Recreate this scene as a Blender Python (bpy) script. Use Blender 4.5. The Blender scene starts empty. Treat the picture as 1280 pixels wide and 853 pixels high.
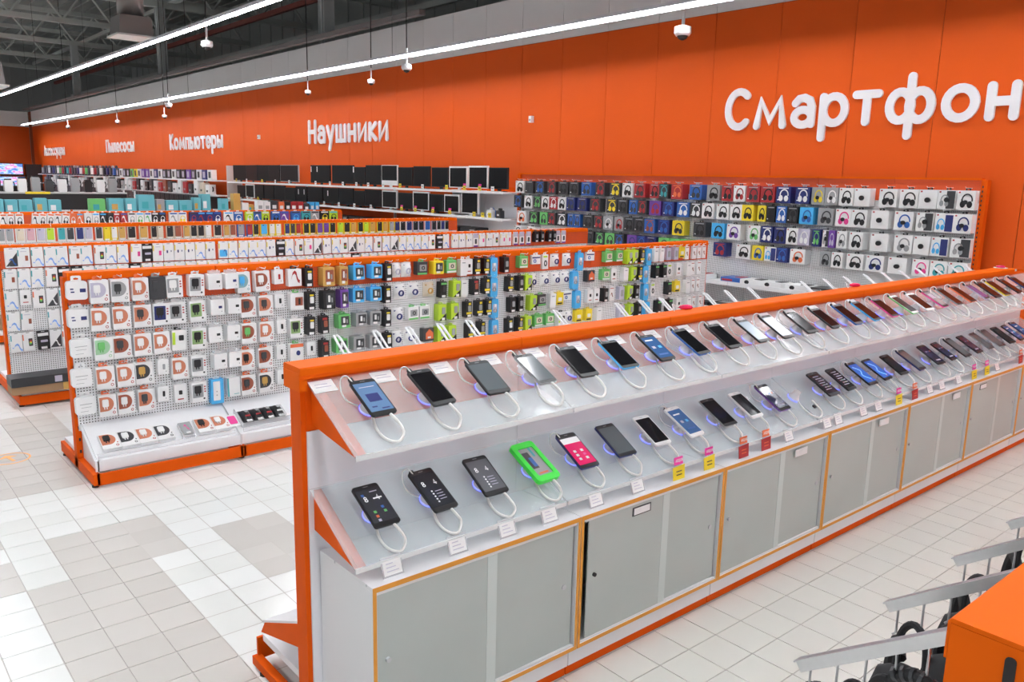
import bpy, math, random
from mathutils import Matrix, Vector
random.seed(7)
S = bpy.context.scene
C = S.collection

# ------------------------------------------------------------------ camera
# world axes: X runs along the gondolas towards the orange wall, Y runs along that wall, Z up (metres)
YAW, PITCH, ROLL, CAM_H = .864680, .193419, -.021187, 2.07
fwd = Vector((math.cos(YAW)*math.cos(PITCH), math.sin(YAW)*math.cos(PITCH), -math.sin(PITCH)))
rgt = Vector((math.sin(YAW), -math.cos(YAW), 0))
dwn = fwd.cross(rgt)
r2 = rgt*math.cos(ROLL) + dwn*math.sin(ROLL)
d2 = dwn*math.cos(ROLL) - rgt*math.sin(ROLL)
cam = bpy.data.cameras.new('camera')
cam.sensor_width = 36.0
cam.lens = 1028.28/1280*36
cam.clip_end = 300
co = bpy.data.objects.new('camera', cam)
C.objects.link(co)
co.matrix_world = Matrix(((r2.x, -d2.x, -fwd.x, 0), (r2.y, -d2.y, -fwd.y, 0), (r2.z, -d2.z, -fwd.z, CAM_H), (0, 0, 0, 1)))
S.camera = co

# ------------------------------------------------------------------ world, exposure
wd = bpy.data.worlds.new('hall_light')
wd.use_nodes = True
wd.node_tree.nodes['Background'].inputs[0].default_value = (.93, .96, 1.0, 1)
wd.node_tree.nodes['Background'].inputs[1].default_value = .25
S.world = wd
S.view_settings.view_transform = 'Standard'
S.view_settings.look = 'None'
S.view_settings.exposure = 0.16
S.view_settings.gamma = 1.0
S.view_settings.use_curve_mapping = False
S.cycles.use_denoising = True
S.cycles.use_light_tree = True
S.cycles.max_bounces = 6
S.cycles.transparent_max_bounces = 8
LED_STRENGTH = 74.0
LED_Z = 4.31

# ------------------------------------------------------------------ materials
MATS = {}
def mat(name, rgb, rough=.5, metal=0.0, emit=0.0, alpha=1.0, spec=.5, noise=0.0, nscale=30.0, coat=0.0):
    if name in MATS: return MATS[name]
    m = bpy.data.materials.new(name)
    m.use_nodes = True
    nt = m.node_tree
    b = nt.nodes['Principled BSDF']
    b.inputs['Base Color'].default_value = (*rgb, 1)
    b.inputs['Roughness'].default_value = rough
    b.inputs['Metallic'].default_value = metal
    b.inputs['Specular IOR Level'].default_value = spec
    b.inputs['Alpha'].default_value = alpha
    b.inputs['Coat Weight'].default_value = coat
    if emit:
        b.inputs['Emission Color'].default_value = (*rgb, 1)
        b.inputs['Emission Strength'].default_value = emit
    if noise:
        tc = nt.nodes.new('ShaderNodeTexCoord')
        n = nt.nodes.new('ShaderNodeTexNoise')
        n.inputs['Scale'].default_value = nscale
        n.inputs['Detail'].default_value = 3
        r = nt.nodes.new('ShaderNodeMapRange')
        r.inputs['To Min'].default_value = 1 - noise
        r.inputs['To Max'].default_value = 1 + noise
        h = nt.nodes.new('ShaderNodeHueSaturation')
        h.inputs['Color'].default_value = (*rgb, 1)
        nt.links.new(tc.outputs['Object'], n.inputs['Vector'])
        nt.links.new(n.outputs['Fac'], r.inputs['Value'])
        nt.links.new(r.outputs['Result'], h.inputs['Value'])
        nt.links.new(h.outputs['Color'], b.inputs['Base Color'])
    MATS[name] = m
    return m

PAL = dict(w=(.86, .86, .86), k=(.012, .012, .014), x=(.045, .047, .052), g=(.34, .35, .36), r=(.42, .03, .035), o=(.78, .17, .06),
           y=(.85, .66, .03), b=(.03, .13, .45), n=(.02, .03, .16), t=(.05, .38, .42), s=(.07, .45, .85), l=(.5, .72, .04), e=(.15, .52, .15),
           p=(.16, .06, .34), m=(.8, .06, .3), c=(.33, .09, .05), d=(.62, .36, .09), v=(.52, .5, .62), i=(.72, .64, .52), a=(.60, .21, .12), h=(.27, .42, .17), j=(.36, .60, .38), q=(.24, .42, .46), z=(.68, .40, .45))
CNAME = dict(w='white', k='black', x='charcoal', g='grey', r='red', o='orange', y='yellow', b='blue', n='navy', t='teal', s='sky-blue',
             l='lime', e='green', p='purple', m='pink', c='brown', d='golden', v='lilac', i='beige', a='salmon', h='olive-green', j='sage', q='slate-teal', z='pale pink')
def pm(k):
    return mat('plastic_' + CNAME[k], PAL[k], .38, noise=.05)
ORANGE = mat('orange_paint', (.80, .125, .004), .5, spec=.05, noise=.03, nscale=8)
ORANGE_DULL = mat('orange_steel', (.75, .098, .004), .5, spec=.06, noise=.04, nscale=12)
WHITE = mat('white_steel', (.84, .84, .86), .35, noise=.02)
GREY = mat('grey_steel', (.55, .56, .58), .4, .3)
DARKHOLE = mat('slot_dark', (.02, .015, .015), .7)
CHROME = mat('brushed_steel', (.66, .66, .68), .28, .9, noise=.06, nscale=60)
WIRE = mat('white_wire', (.82, .82, .85), .3)
EDGE = mat('amber_edge_band', (.72, .31, .035), .45)
LAMI = mat('white_laminate', (.80, .80, .81), .35)
FROST = mat('frosted_glass', (.46, .51, .49), .33, noise=.08, nscale=3)
ACRYL = mat('frosted_acrylic', (.84, .94, .96), .16, alpha=.28)
CLEAR = mat('clear_plastic', (.9, .9, .92), .1, alpha=.35)
SCREEN = mat('screen_glass', (.008, .008, .010), .07, spec=.3)
MATTE_SCREEN = mat('monitor_glass', (.006, .006, .007), .28, spec=.2)
BAGCLOTH = mat('black_nylon', (.014, .014, .016), .7, noise=.25, nscale=120)
KRAFT = mat('kraft_cardboard', (.36, .22, .12), .8, noise=.08)

def perforated(name, rgb, pitch=.019, rad=.0046):
    m = bpy.data.materials.new(name)
    m.use_nodes = True
    nt = m.node_tree
    b = nt.nodes['Principled BSDF']
    b.inputs['Roughness'].default_value = .4
    tc = nt.nodes.new('ShaderNodeTexCoord')
    sp = nt.nodes.new('ShaderNodeSeparateXYZ')
    nt.links.new(tc.outputs['Object'], sp.inputs[0])
    def mth(op, a, bb=None):
        n = nt.nodes.new('ShaderNodeMath')
        n.operation = op
        for i, v in enumerate((a, bb)):
            if v is None: continue
            if isinstance(v, (int, float)): n.inputs[i].default_value = v
            else: nt.links.new(v, n.inputs[i])
        return n.outputs[0]
    sq = []
    for ax in ('X', 'Z'):
        f = mth('SUBTRACT', mth('FRACT', mth('DIVIDE', sp.outputs[ax], pitch)), .5)
        sq.append(mth('MULTIPLY', f, f))
    d = mth('LESS_THAN', mth('ADD', sq[0], sq[1]), (rad/pitch)**2)
    mx = nt.nodes.new('ShaderNodeMix')
    mx.data_type = 'RGBA'
    mx.inputs['A'].default_value = (*rgb, 1)
    mx.inputs['B'].default_value = (.09, .09, .09, 1)
    nt.links.new(d, mx.inputs['Factor'])
    nt.links.new(mx.outputs['Result'], b.inputs['Base Color'])
    return m
PERF_W = perforated('perforated_white', (.83, .83, .84))
PERF_O = perforated('perforated_orange', (.72, .085, .012), rad=.0025)

# ------------------------------------------------------------------ mesh helpers
class MB:
    def __init__(s): s.v = []; s.f = []
    def box(s, x0, x1, y0, y1, z0, z1):
        n = len(s.v)
        s.v += [(x, y, z) for z in (z0, z1) for y in (y0, y1) for x in (x0, x1)]
        s.f += [tuple(n+i for i in q) for q in ((0, 2, 3, 1), (4, 5, 7, 6), (0, 1, 5, 4), (2, 6, 7, 3), (0, 4, 6, 2), (1, 3, 7, 5))]
        return s
    def prism(s, pts, a, b, axis='y'):
        """extrude a 2D outline (counter-clockwise) between a and b along axis; 2D is (x,z) for y, (x,y) for z, (y,z) for x"""
        def P(p, t): return {'y': (p[0], t, p[1]), 'z': (p[0], p[1], t), 'x': (t, p[0], p[1])}[axis]
        n, k = len(s.v), len(pts)
        s.v += [P(p, a) for p in pts] + [P(p, b) for p in pts]
        s.f.append(tuple(range(n, n+k)) if axis == 'y' else tuple(range(n+k-1, n-1, -1)))
        s.f.append(tuple(range(n+2*k-1, n+k-1, -1)) if axis == 'y' else tuple(range(n+k, n+2*k)))
        for i in range(k):
            j = (i+1) % k
            q = (n+i, n+j, n+k+j, n+k+i)
            s.f.append(q[::-1] if axis == 'y' else q)
        return s
    def tube(s, path, r, seg=6, closed=False):
        path = [Vector(p) for p in path]
        n0, m = len(s.v), len(path)
        up = Vector((0, 0, 1))
        for i, p in enumerate(path):
            if closed: t = path[(i+1) % m] - path[i-1]
            else: t = path[min(i+1, m-1)] - path[max(i-1, 0)]
            t.normalize()
            a = t.cross(up)
            if a.length < 1e-3: a = t.cross(Vector((1, 0, 0)))
            a.normalize(); b = t.cross(a)
            rr = r[i] if isinstance(r, (list, tuple)) else r
            s.v += [tuple(p + (a*math.cos(2*math.pi*k/seg) + b*math.sin(2*math.pi*k/seg))*rr) for k in range(seg)]
        for i in range(m if closed else m-1):
            for k in range(seg):
                a0, a1 = n0+i*seg, n0+((i+1) % m)*seg
                s.f.append((a0+k, a0+(k+1) % seg, a1+(k+1) % seg, a1+k))
        if not closed:
            s.f.append(tuple(range(n0+seg-1, n0-1, -1)))
            s.f.append(tuple(range(n0+(m-1)*seg, n0+m*seg)))
        return s
    def lathe(s, prof, seg=20, cx=0, cy=0):
        n0, m = len(s.v), len(prof)
        for r, z in prof: s.v += [(cx+r*math.cos(2*math.pi*k/seg), cy+r*math.sin(2*math.pi*k/seg), z) for k in range(seg)]
        for i in range(m-1):
            for k in range(seg):
                a0, a1 = n0+i*seg, n0+(i+1)*seg
                s.f.append((a0+k, a0+(k+1) % seg, a1+(k+1) % seg, a1+k))
        s.f.append(tuple(range(n0+seg-1, n0-1, -1)))
        s.f.append(tuple(range(n0+(m-1)*seg, n0+m*seg)))
        return s
    def mesh(s, name, smooth=False):
        me = bpy.data.meshes.new(name)
        me.from_pydata(s.v, [], s.f)
        if smooth:
            me.polygons.foreach_set('use_smooth', [True]*len(me.polygons))
        me.materials.append(None)
        me.update()
        return me

def ob(name, me, m, parent=None, loc=(0, 0, 0), scale=None, rot=None):
    o = bpy.data.objects.new(name, me)
    C.objects.link(o)
    if parent is not None: o.parent = parent
    o.location = loc
    if scale is not None: o.scale = scale
    if rot is not None: o.rotation_euler = rot
    o.material_slots[0].link = 'OBJECT'
    o.material_slots[0].material = m
    return o
def build(name, mb, m, parent=None, smooth=False, **k):
    return ob(name, mb.mesh(name, smooth), m, parent, **k)
def tag(o, label, cat, group=None):
    o['label'] = label; o['category'] = cat
    if group: o['group'] = group
    return o
def struct(o, label=None):
    o['kind'] = 'structure'
    if label: o['label'] = label
    return o
def thing(name, label, cat, loc=(0, 0, 0), rot=(0, 0, 0), group=None):
    o = bpy.data.objects.new(name, None)
    o.empty_display_size = .05
    C.objects.link(o)
    o.location = loc; o.rotation_euler = rot
    return tag(o, label, cat, group)
def nth(i):
    W = ['first', 'second', 'third', 'fourth', 'fifth', 'sixth', 'seventh', 'eighth', 'ninth', 'tenth', 'eleventh', 'twelfth']
    if i < 12: return W[i]
    n = i+1
    return '%d%s' % (n, 'th' if 10 < n % 100 < 14 else {1: 'st', 2: 'nd', 3: 'rd'}.get(n % 10, 'th'))
def an(s): return s

# unit shapes: x and z in -.5..+.5, y from 0 (back) to -1 (front)
def rrect(w, h, r, n=4):
    pts = []
    for cx, cz, a in ((w/2-r, h/2-r, 0), (-w/2+r, h/2-r, 90), (-w/2+r, -h/2+r, 180), (w/2-r, -h/2+r, 270)):
        for k in range(n+1):
            t = math.radians(a+90*k/n)
            pts.append((cx+r*math.cos(t), cz+r*math.sin(t)))
    return pts
def circ(cx, cz, rx, rz, n=16, a0=0, a1=360):
    full = a1-a0 == 360
    return [(cx+rx*math.cos(math.radians(a0+(a1-a0)*k/(n if full else n-1))), cz+rz*math.sin(math.radians(a0+(a1-a0)*k/(n if full else n-1)))) for k in range(n)]
def band(mb, outer, inner, closed, y0=0, y1=-1):
    """flat ribbon between two polylines, extruded"""
    n = len(outer)
    for i in range(n if closed else n-1):
        j = (i+1) % n
        mb.prism([outer[i], outer[j], inner[j], inner[i]], y1, y0)
    return mb
SH = {}
def shape(k):
    if k in SH: return SH[k]
    mb = MB()
    if k == 'card':
        e = .03
        mb.prism(rrect(1, 1, e, 1), -1, 0)
    elif k == 'plain': mb.box(-.5, .5, -1, 0, -.5, .5)
    elif k == 'rrect': mb.prism(rrect(1, 1, .16, 4), -1, 0)
    elif k == 'phone': mb.prism(rrect(1, 1, .08, 3), -1, 0)
    elif k == 'disc': mb.prism(circ(0, 0, .5, .5, 16), -1, 0)
    elif k == 'D': mb.prism([(-.5, -.5)] + circ(-.02, 0, .52, .5, 13, -90, 90) + [(-.5, .5)], -1, 0)
    elif k == 'plug':
        mb.prism(rrect(1, .76, .16, 3), -1, 0)
        mb.v = [(x, y, z+.12) for x, y, z in mb.v]
        mb.box(-.26, -.12, -.8, -.2, -.5, -.25); mb.box(.12, .26, -.8, -.2, -.5, -.25)
    elif k == 'ring': band(mb, circ(0, 0, .5, .5, 18), circ(0, 0, .3, .3, 18), True)
    elif k == 'hp':
        band(mb, circ(.06, .02, .42, .48, 14, -8, 208), circ(.06, .02, .33, .38, 14, -8, 208), False)
        mb.prism(circ(-.24, -.24, .2, .25, 12), -1, 0)
        mb.prism(circ(.27, -.26, .2, .24, 12), -.95, 0)
    elif k == 'tab':
        o = rrect(1, 1, .2, 3); i = rrect(.5, .3, .14, 3)
        band(mb, o, i, True)
    elif k == 'swoosh':
        pts = [(-.5, -.05), (-.38, .3), (-.12, .48), (.08, .3), (.16, -.05), (.3, -.38), (.5, -.5)]
        up = [(x+.03, z+.13) for x, z in pts]; lo = [(x-.04, z-.16) for x, z in pts]
        band(mb, lo, up, False)
    elif k == 'wedge': mb.prism([(-.5, -.5), (.5, -.5), (.5, .5)], -1, 0)
    elif k == 'bag':
        n = 6; v = {}
        rnd = random.Random(3)
        for i in range(n+1):
            for j in range(n+1):
                x, z = i/n-.5, j/n-.5
                b = (1-(2*abs(x))**3)*(1-(2*abs(z))**3)
                v[i, j] = len(mb.v)
                mb.v.append((x+rnd.uniform(-.015, .015), -b*(.72+.28*rnd.random()), z+rnd.uniform(-.015, .015)))
        for i in range(n):
            for j in range(n): mb.f.append((v[i, j], v[i+1, j], v[i+1, j+1], v[i, j+1]))
        back = len(mb.v)
        mb.v += [(-.5, 0, -.5), (.5, 0, -.5), (.5, 0, .5), (-.5, 0, .5)]
        mb.f.append((back, back+3, back+2, back+1))
    elif k == 'house': mb.prism([(-.5, -.5), (.5, -.5), (.5, .1), (0, .5), (-.5, .1)], -1, 0)
    elif k == 'frame':
        o = [(-.5, -.5), (.5, -.5), (.5, .5), (-.5, .5)]; i = [(-.42, -.42), (.42, -.42), (.42, .42), (-.42, .42)]
        band(mb, o, i, True)
    SH[k] = mb.mesh('shape_' + k, smooth=(k == 'bag'))
    return SH[k]
def parts(t, plist):
    """each entry: name, shape, cx, cz, w, h, back, thickness, colour key or material"""
    made = {}
    for e in plist:
        name, sh, cx, cz, w, h, yb, th, c = e[:9]
        par = made[e[9]] if len(e) > 9 else t
        o = ob(name, shape(sh), pm(c) if isinstance(c, str) else c, t, (cx, -yb, cz), (w, th, h))
        if par is not t:
            o.parent = par
            px = [q for q in plist if q[0] == e[9]][0]
            o.location = ((cx-px[2])/px[4], (-yb+px[6])/px[7], (cz-px[3])/px[5])
            o.scale = (w/px[4], th/px[7], h/px[5])
        made.setdefault(name, o)
    return t

CHARGER_ROWS = [
    "1.319:clam 1.456:Dvw 1.583:Dxg 1.719:Dow 1.832:Dkx 1.953:Sgw 2.106:Sgk 2.241:pch 2.361:pchb 2.465:Dtb 2.611:Dcw 2.747:bls 2.88:wro 2.997:slm 3.158:win_d 3.296:winn_d 3.437:win_s 3.605:win_s 3.738:slm 3.843:bag 3.949:bag 4.083:grn_x 4.246:win_y 4.405:grn_e 4.54:wht 4.614:whk 4.698:sly 4.802:sly 4.908:sky 5.046:slk 5.269:grn_e 5.458:pkt 5.586:wov 5.729:bgb 5.897:bgb 6.059:sky 6.224:pkt 6.479:grn_e 6.643:grn_e 6.797:lim 6.888:lim 7.008:sly 7.143:sky 7.252:wht 7.35:wht 7.477:gry 7.607:gry 7.724:yel 7.843:wrd 7.979:wrd 8.071:wrd 8.164:wrd",
    "1.314:clam 1.447:Dow 1.585:Dow 1.722:Dox 1.847:Sbk 1.964:Sgk 2.107:Sek 2.243:pchb 2.37:pch 2.495:Dcx 2.635:Dox 2.753:blsk 2.888:wrw 3.012:slm 3.161:win_k 3.299:winn_p 3.433:win_s 3.602:win_s 3.721:slm 3.874:bgb 4.024:bgb 4.186:bge 4.308:slg 4.451:lim 4.552:wht 4.682:slr 4.816:sly 4.913:sky 5.102:sly 5.234:slk 5.328:lim 5.433:bgb 5.594:bgb 5.749:bgb 5.873:bgb 5.999:sky 6.211:hse 6.443:grn_e 6.58:whk 6.759:wht 6.877:lim 6.983:sly 7.104:sky 7.269:slg 7.41:slg 7.539:wov 7.684:whk 7.863:wht 7.969:wrd 8.092:wrd",
    "1.318:clamb 1.453:Dee 1.577:Dcx 1.71:Dow 1.841:Dow 1.958:whg 2.102:Sek 2.227:pch 2.355:pch 2.486:Dce 2.627:Dow 2.759:blsk 2.881:Sek 3.006:slm 3.127:slr 3.295:win_e 3.453:win_x 3.592:win_x 3.719:slm 3.857:bgb 3.99:grn_w 4.109:grn_w 4.292:lim 4.435:lim 4.601:sly 4.733:sly 4.839:sly 4.927:sky 5.138:slk 5.24:slk 5.398:lim 5.526:grn_x 5.68:wht 5.781:yel 5.906:pkt 6.045:sky 6.223:whk 6.32:whk 6.443:slk 6.581:wrd 6.709:gry 6.826:lim 6.945:slk 7.121:sky 7.259:wov 7.514:slg 7.674:yel 7.868:wht 7.99:wrd 8.083:wrd",
    "1.308:clamb 1.455:Dow 1.585:Dow 1.708:Dkd 1.84:blst 1.958:Dow 2.098:Sgk 2.247:pch 2.358:pch 2.471:Dok 2.613:Dcx 2.746:blsk 2.875:redt 3.007:blsk 3.122:slr 3.268:win_e 3.434:win_x 3.589:win_x 3.733:slm 3.847:bgb 3.981:bgb 4.152:hse 4.284:lim 4.41:lim 4.623:sly 4.766:sly 4.932:sky 5.113:slm 5.236:sly 5.341:lim 5.491:grn_e 5.644:grn_e 5.812:whg 5.939:bgb 6.067:yel 6.21:yel 6.369:wht 6.723:gry 6.854:lim 7.001:slk 7.151:sky 7.346:slg 7.547:slg 7.723:whk 7.904:wht 8.027:wrd 8.152:wrd",
    "1.319:clamb 1.456:Dow 1.572:Dcw 1.712:Dox 1.828:blsk 1.953:whk 2.087:Sgk 2.225:blu 2.349:tbx 2.469:Dcx 2.612:Dkd 2.745:blsk",
]
PROTECTOR_ROWS = [
    "1.352:dgb 1.452:phn 1.561:crv 1.665:crv 1.764:crv 1.872:phn 1.974:crv 2.086:clr 2.185:crv 2.293:cry 2.418:phy 2.523:blk 2.622:phy 2.73:why 2.832:why 2.936:why 3.041:cry 3.148:why 3.283:bly 3.385:cry 3.498:cry 3.604:cry 3.702:cry 3.811:why 3.922:blk 4.025:cry 4.139:clr 4.255:phy 4.363:dgk 4.482:why 4.594:cry 4.696:clr 4.811:dgk 4.917:why 5.024:cry 5.144:clr 5.265:cry 5.378:dgk 5.492:cry 5.607:cry 5.713:cry 5.82:cry 5.928:clr 6.05:blk 6.149:cry 6.287:why 6.402:why 6.519:why 6.624:vio 6.73:phy 6.851:why 6.96:clr 7.084:phy 7.182:phy 7.31:vio 7.425:vio 7.542:vio 7.66:slk 7.764:slk 7.901:slk 7.993:slk 8.102:vio 8.212:vio",
    "1.329:phn 1.436:crv 1.545:crv 1.663:clr 1.77:blk 1.878:blk 1.975:crv 2.087:phn 2.18:crv 2.281:cry 2.399:blk 2.511:phy 2.618:why 2.727:why 2.83:why 2.942:why 3.048:cry 3.156:why 3.274:bly 3.385:cry 3.49:cry 3.605:why 3.713:cry 3.822:why 3.934:why 4.037:cry 4.152:clr 4.269:phy 4.377:why 4.498:why 4.61:why 4.734:cry 4.85:blk 4.967:why 5.087:why 5.208:cry 5.331:cry 5.456:cry 5.583:cry",
    "1.326:crv 1.433:whk 1.543:clr 1.655:dgk 1.762:crv",
    "1.322:crv 1.431:phn 1.653:crv 1.761:dgk",
    "1.332:crv 1.428:clr 1.552:blk 1.652:dgk 1.76:clr",
]
CASE_ROW = [
    "1.783:gg 1.876:vg 1.988:ii 2.101:mz 2.215:vv 2.323:ll 2.45:tt 2.551:nx 2.663:tn 2.767:vv 2.891:nx 2.988:yy 3.077:yw 3.176:od 3.296:ok 3.449:od 3.584:ok 3.668:oi 3.796:ok 3.904:oc 4.024:od 4.123:ok 4.224:ok 4.325:ow 4.463:ok 4.59:od 4.684:oc 4.803:bg 4.936:br 5.033:yk 5.157:ys 5.282:yw 5.383:yw 5.524:yn 5.614:yx 5.706:yr 5.838:yk 5.945:yk 6.067:yp 6.177:yp 6.288:yk 6.428:yl 6.541:yk 6.656:yd 6.787:yk 6.89:yl 7.009:yd 7.144:yk 7.25:yd 7.373:yg 7.482:yn 7.592:nk 7.719:tn 7.848:kk 7.961:kk 8.093:nb 8.226:xk 8.326:nk 8.411:tn 8.496:nk",
]
TOY_ROW = [
    "2.359:wk 2.458:wk 2.58:wk 2.794:wx 2.898:wx 3.013:wx 3.119:wx 3.237:wx 3.357:ow 3.465:ow 3.588:wk 3.711:wg 3.824:kw 3.937:kw 4.039:rw 4.155:rw 4.285:wg 4.417:we 4.55:we 4.671:kw 4.794:kw 4.987:wg 5.142:wy 5.341:nr 5.485:nr 5.632:nr 5.78:nw 5.99:wk 6.174:bw 6.391:lw 6.549:bw 6.709:lk 6.92:bk 7.101:pw 7.335:bs 7.557:tk 7.748:gw 7.959:ky 8.156:lk",
]
HEADPHONE_ROWS = [
    "10.846:wk 10.598:xx 10.336:xb 10.043:xr 9.778:xk 9.52:xk 9.252:bx 8.941:xr 8.642:xy 8.384:wk 8.15:rx 7.877:rk 7.701:xt 7.457:ro 7.139:bx 6.847:gk 6.617:rk 6.43:wr 6.224:rx 6.012:rk 5.784:nw 5.52:nw 5.318:gy 5.143:gw 4.962:wk 4.766:wd 4.457:wk 4.232:wk 4.024:wd 3.822:wx 3.628:wk",
    "10.88:xb 10.609:wk 10.386:xe 10.188:wk 9.994:rw 9.785:wk 9.581:nx 9.328:nx 9.048:xr 8.693:xy 8.465:xk 8.258:bx 8.088:xr 7.846:pr 7.596:nb 7.341:bw 7.12:xw 6.92:wk 6.673:wk 6.471:wk 6.287:yk 6.072:yk 5.944:kk 5.795:bw 5.639:kx 5.443:sb 5.19:gx 4.977:wm 4.779:wk 4.523:wd 4.258:wb 4.022:wx 3.827:ws 3.631:wn",
    "10.787:wo 10.477:xe 10.216:ex 10.021:xr 9.791:xw 9.568:bx 9.422:bx 9.19:xk 8.964:xr 8.761:gw 8.529:gr 8.336:xk 8.132:xk 7.932:bc 7.664:nb 7.405:yx 7.032:xk 6.728:sk 6.486:wp 6.167:we 5.977:nw 5.793:nk 5.625:wk 5.46:vw 5.289:ne 5.174:wx 5.091:pv 4.959:wg 4.781:wk 4.503:wd 4.237:wg 4.026:wd 3.838:ws 3.632:wx",
    "10.863:wk 10.529:wk 9.409:xr 9.159:xk 8.916:xe 8.712:ex 8.514:xb 8.257:pn 8.069:nb 7.885:nk 7.647:ex 7.444:ek 7.246:ek 6.681:nr 6.315:wk 6.085:yb 5.908:ws 5.736:nb 5.523:wo 5.148:gx 5.004:wk 4.774:wk 4.542:wn 4.282:wd 4.015:wm 3.826:wt 3.626:wt",
]
UPPER_PHONES = "1.42:xA 1.664:xk 1.928:xG 2.172:gG 2.412:xk 2.669:sk 2.925:xB 3.179:bk 3.442:xk 3.693:xL 3.917:xL 4.164:xx 4.421:xk 4.678:bk 4.903:sk 5.152:mk 5.405:ek 5.639:wk 5.873:mg 6.107:gk 6.34:ok 6.599:vp 6.811:xk 7:yk 7.247:xk 7.489:nk"
LOWER_PHONES = "1.431:xC 1.676:xD 1.929:xE 2.187:eF 2.438:nM 2.682:nG 2.931:wk 3.171:wB 3.45:gk 3.69:wk 3.947:pN 4.478:xO 4.683:xO 4.939:xH 5.137:xH 5.379:xk 5.624:nG 5.934:xN 6.144:xN 6.379:xG 6.595:xN 6.822:gG 7.027:gG 7.258:kk 7.464:kB 7.661:nB"
TAGS = "1.406:c 1.686:c 1.923:c 2.144:c 2.411:c 2.675:c 2.954:y 3.185:y 3.469:r 3.668:r 3.895:c 4.293:c 4.418:c 4.71:c 4.9:c 5.155:y 5.38:r 5.617:c 5.804:c 6.081:c 6.332:y 6.566:y 6.782:c 7.243:r"
UPPER_MONITORS = "23.011-22.152:k 22.152-21.39:k 21.364-20.715:k 20.69-20.046:k 20.023-18.971:g 18.34-17.389:k 17.275-16.329:k 16.294-15.815:k 15.798-15.162:k 15.146-14.529:I 14.499-13.987:k 13.945-13.376:k 13.322-12.773:k 12.747-12.178:w 12.154-11.572:w 11.549-11.044:k"
LOWER_MONITORS = "22.809-22.255:k 22.201-21.668:w 21.616-21.053:k 21.003-20.415:k 20.367-19.782:k 19.759-19.22:k 19.176-18.575:k 18.533-17.761:k 17.722-16.995:k 16.958-16.344:k 16.309-15.861:k 15.844-15.171:k 15.139-14.549:w 14.519-13.989:k 13.961-13.415:w 13.402-12.923:k 12.897-12.415:w 12.365-11.837:W"
BACK_HOOKS = [1.642, 1.83, 1.999, 2.169, 2.335, 2.9, 3.368, 3.568, 3.744, 4.162, 4.377, 4.631, 5.271, 5.574, 5.862, 6.168, 6.454, 6.757, 7.064, 7.374, 7.701, 7.995, 8.286]
# ================================================================== SETTING
WALL_U, WALL_TOP, BAND_TOP = 9.65, 4.33, 5.12
FAR_W = 52.0
# ---- floor: grout slab, 300 nearest tiles one by one, the rest joined
TILE = .2
g = build('floor', MB().box(-7, 17, -12, FAR_W+1, -.06, -.004), mat('grout', (.50, .47, .44), .8))
struct(g)
TILE_W = [mat('tile_white_%d' % i, c, .22, noise=.02, nscale=5) for i, c in enumerate(((.79, .80, .775), (.765, .775, .745), (.81, .82, .80)))]
TILE_B = [mat('tile_beige_%d' % i, c, .25, noise=.02, nscale=5) for i, c in enumerate(((.60, .575, .54), (.63, .605, .57)))]
TILE_C = [mat('tile_cream_%d' % i, c, .22, noise=.02, nscale=5) for i, c in enumerate(((.75, .75, .70), (.735, .735, .69)))]
U0, W0 = .03, .04
def tile_mat(u, w):
    r = random.Random(int(u*1000)*7919+int(w*1000))
    dark = (.6 < u < 1.23 and w < 4.45) or (.83 < u < 1.43 and 4.45 < w < 5.04) or (1.63 < u < 2.03 and 3.84 < w < 4.64) \
        or (.63 < u < 1.43 and 5.84 < w < 6.84) or (1.03 < u < 1.43 and 6.84 < w < 7.84) or (u < .63 and 4.44 < w < 5.6 and int(w*5) % 3)
    if dark: return r.choice(TILE_B)
    if w < 2.6 or u > 3: return r.choice(TILE_C)
    return r.choice(TILE_W)
me_tile = MB().prism([(x, y) for x, y in rrect(TILE-.005, TILE-.005, .004, 1)], -.004, 0, 'z').mesh('tile')
cand = []
for i in range(0, 60):
    for j in range(-2, 60):
        u, w = U0+(i+.5)*TILE, W0+(j+.5)*TILE
        q = Vector((u, w, -CAM_H))
        dz = q.dot(fwd)
        if dz < .5: continue
        px, py = 640+1028*q.dot(r2)/dz, 426.5+1028*q.dot(d2)/dz
        if not (-40 < px < 1320 and py < 900): continue
        if 1.3 < u < 8 and 2.3 < w < 5.0: continue          # under and behind the phone gondola
        if 1.4 < u < 8.5 and 5.75 < w < 8.0: continue
        cand.append((dz, u, w))
cand.sort()
used = set()
for dz, u, w in cand[:300]:
    ob('tile', me_tile, tile_mat(u, w), g, (u, w, 0))
    used.add((round(u, 2), round(w, 2)))
rest = {}
for i in range(-10, 82):
    for j in range(-10, 110):
        u, w = U0+(i+.5)*TILE, W0+(j+.5)*TILE
        if (round(u, 2), round(w, 2)) in used: continue
        m = tile_mat(u, w)
        mb = rest.setdefault(m.name, (MB(), m))[0]
        h = TILE/2-.0025
        n = len(mb.v)
        mb.v += [(u-h, w-h, 0), (u+h, w-h, 0), (u+h, w+h, 0), (u-h, w+h, 0)]
        mb.f.append((n, n+1, n+2, n+3))
allb = MB(); mats = []; mi = []
for nme, (mb, m) in rest.items():
    n = len(allb.v); allb.v += mb.v
    allb.f += [tuple(n+k for k in f) for f in mb.f]
    mi += [len(mats)]*len(mb.f); mats.append(m)
me = allb.mesh('distant_tiles'); me.materials.clear()
for m in mats: me.materials.append(m)
me.polygons.foreach_set('material_index', mi)
o = bpy.data.objects.new('distant_tiles', me); C.objects.link(o); o.parent = g; o['kind'] = 'stuff'
build('floor_beyond', MB().box(-2, 16.5, 22.04, FAR_W, -.004, 0), TILE_C[0], g)
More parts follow.
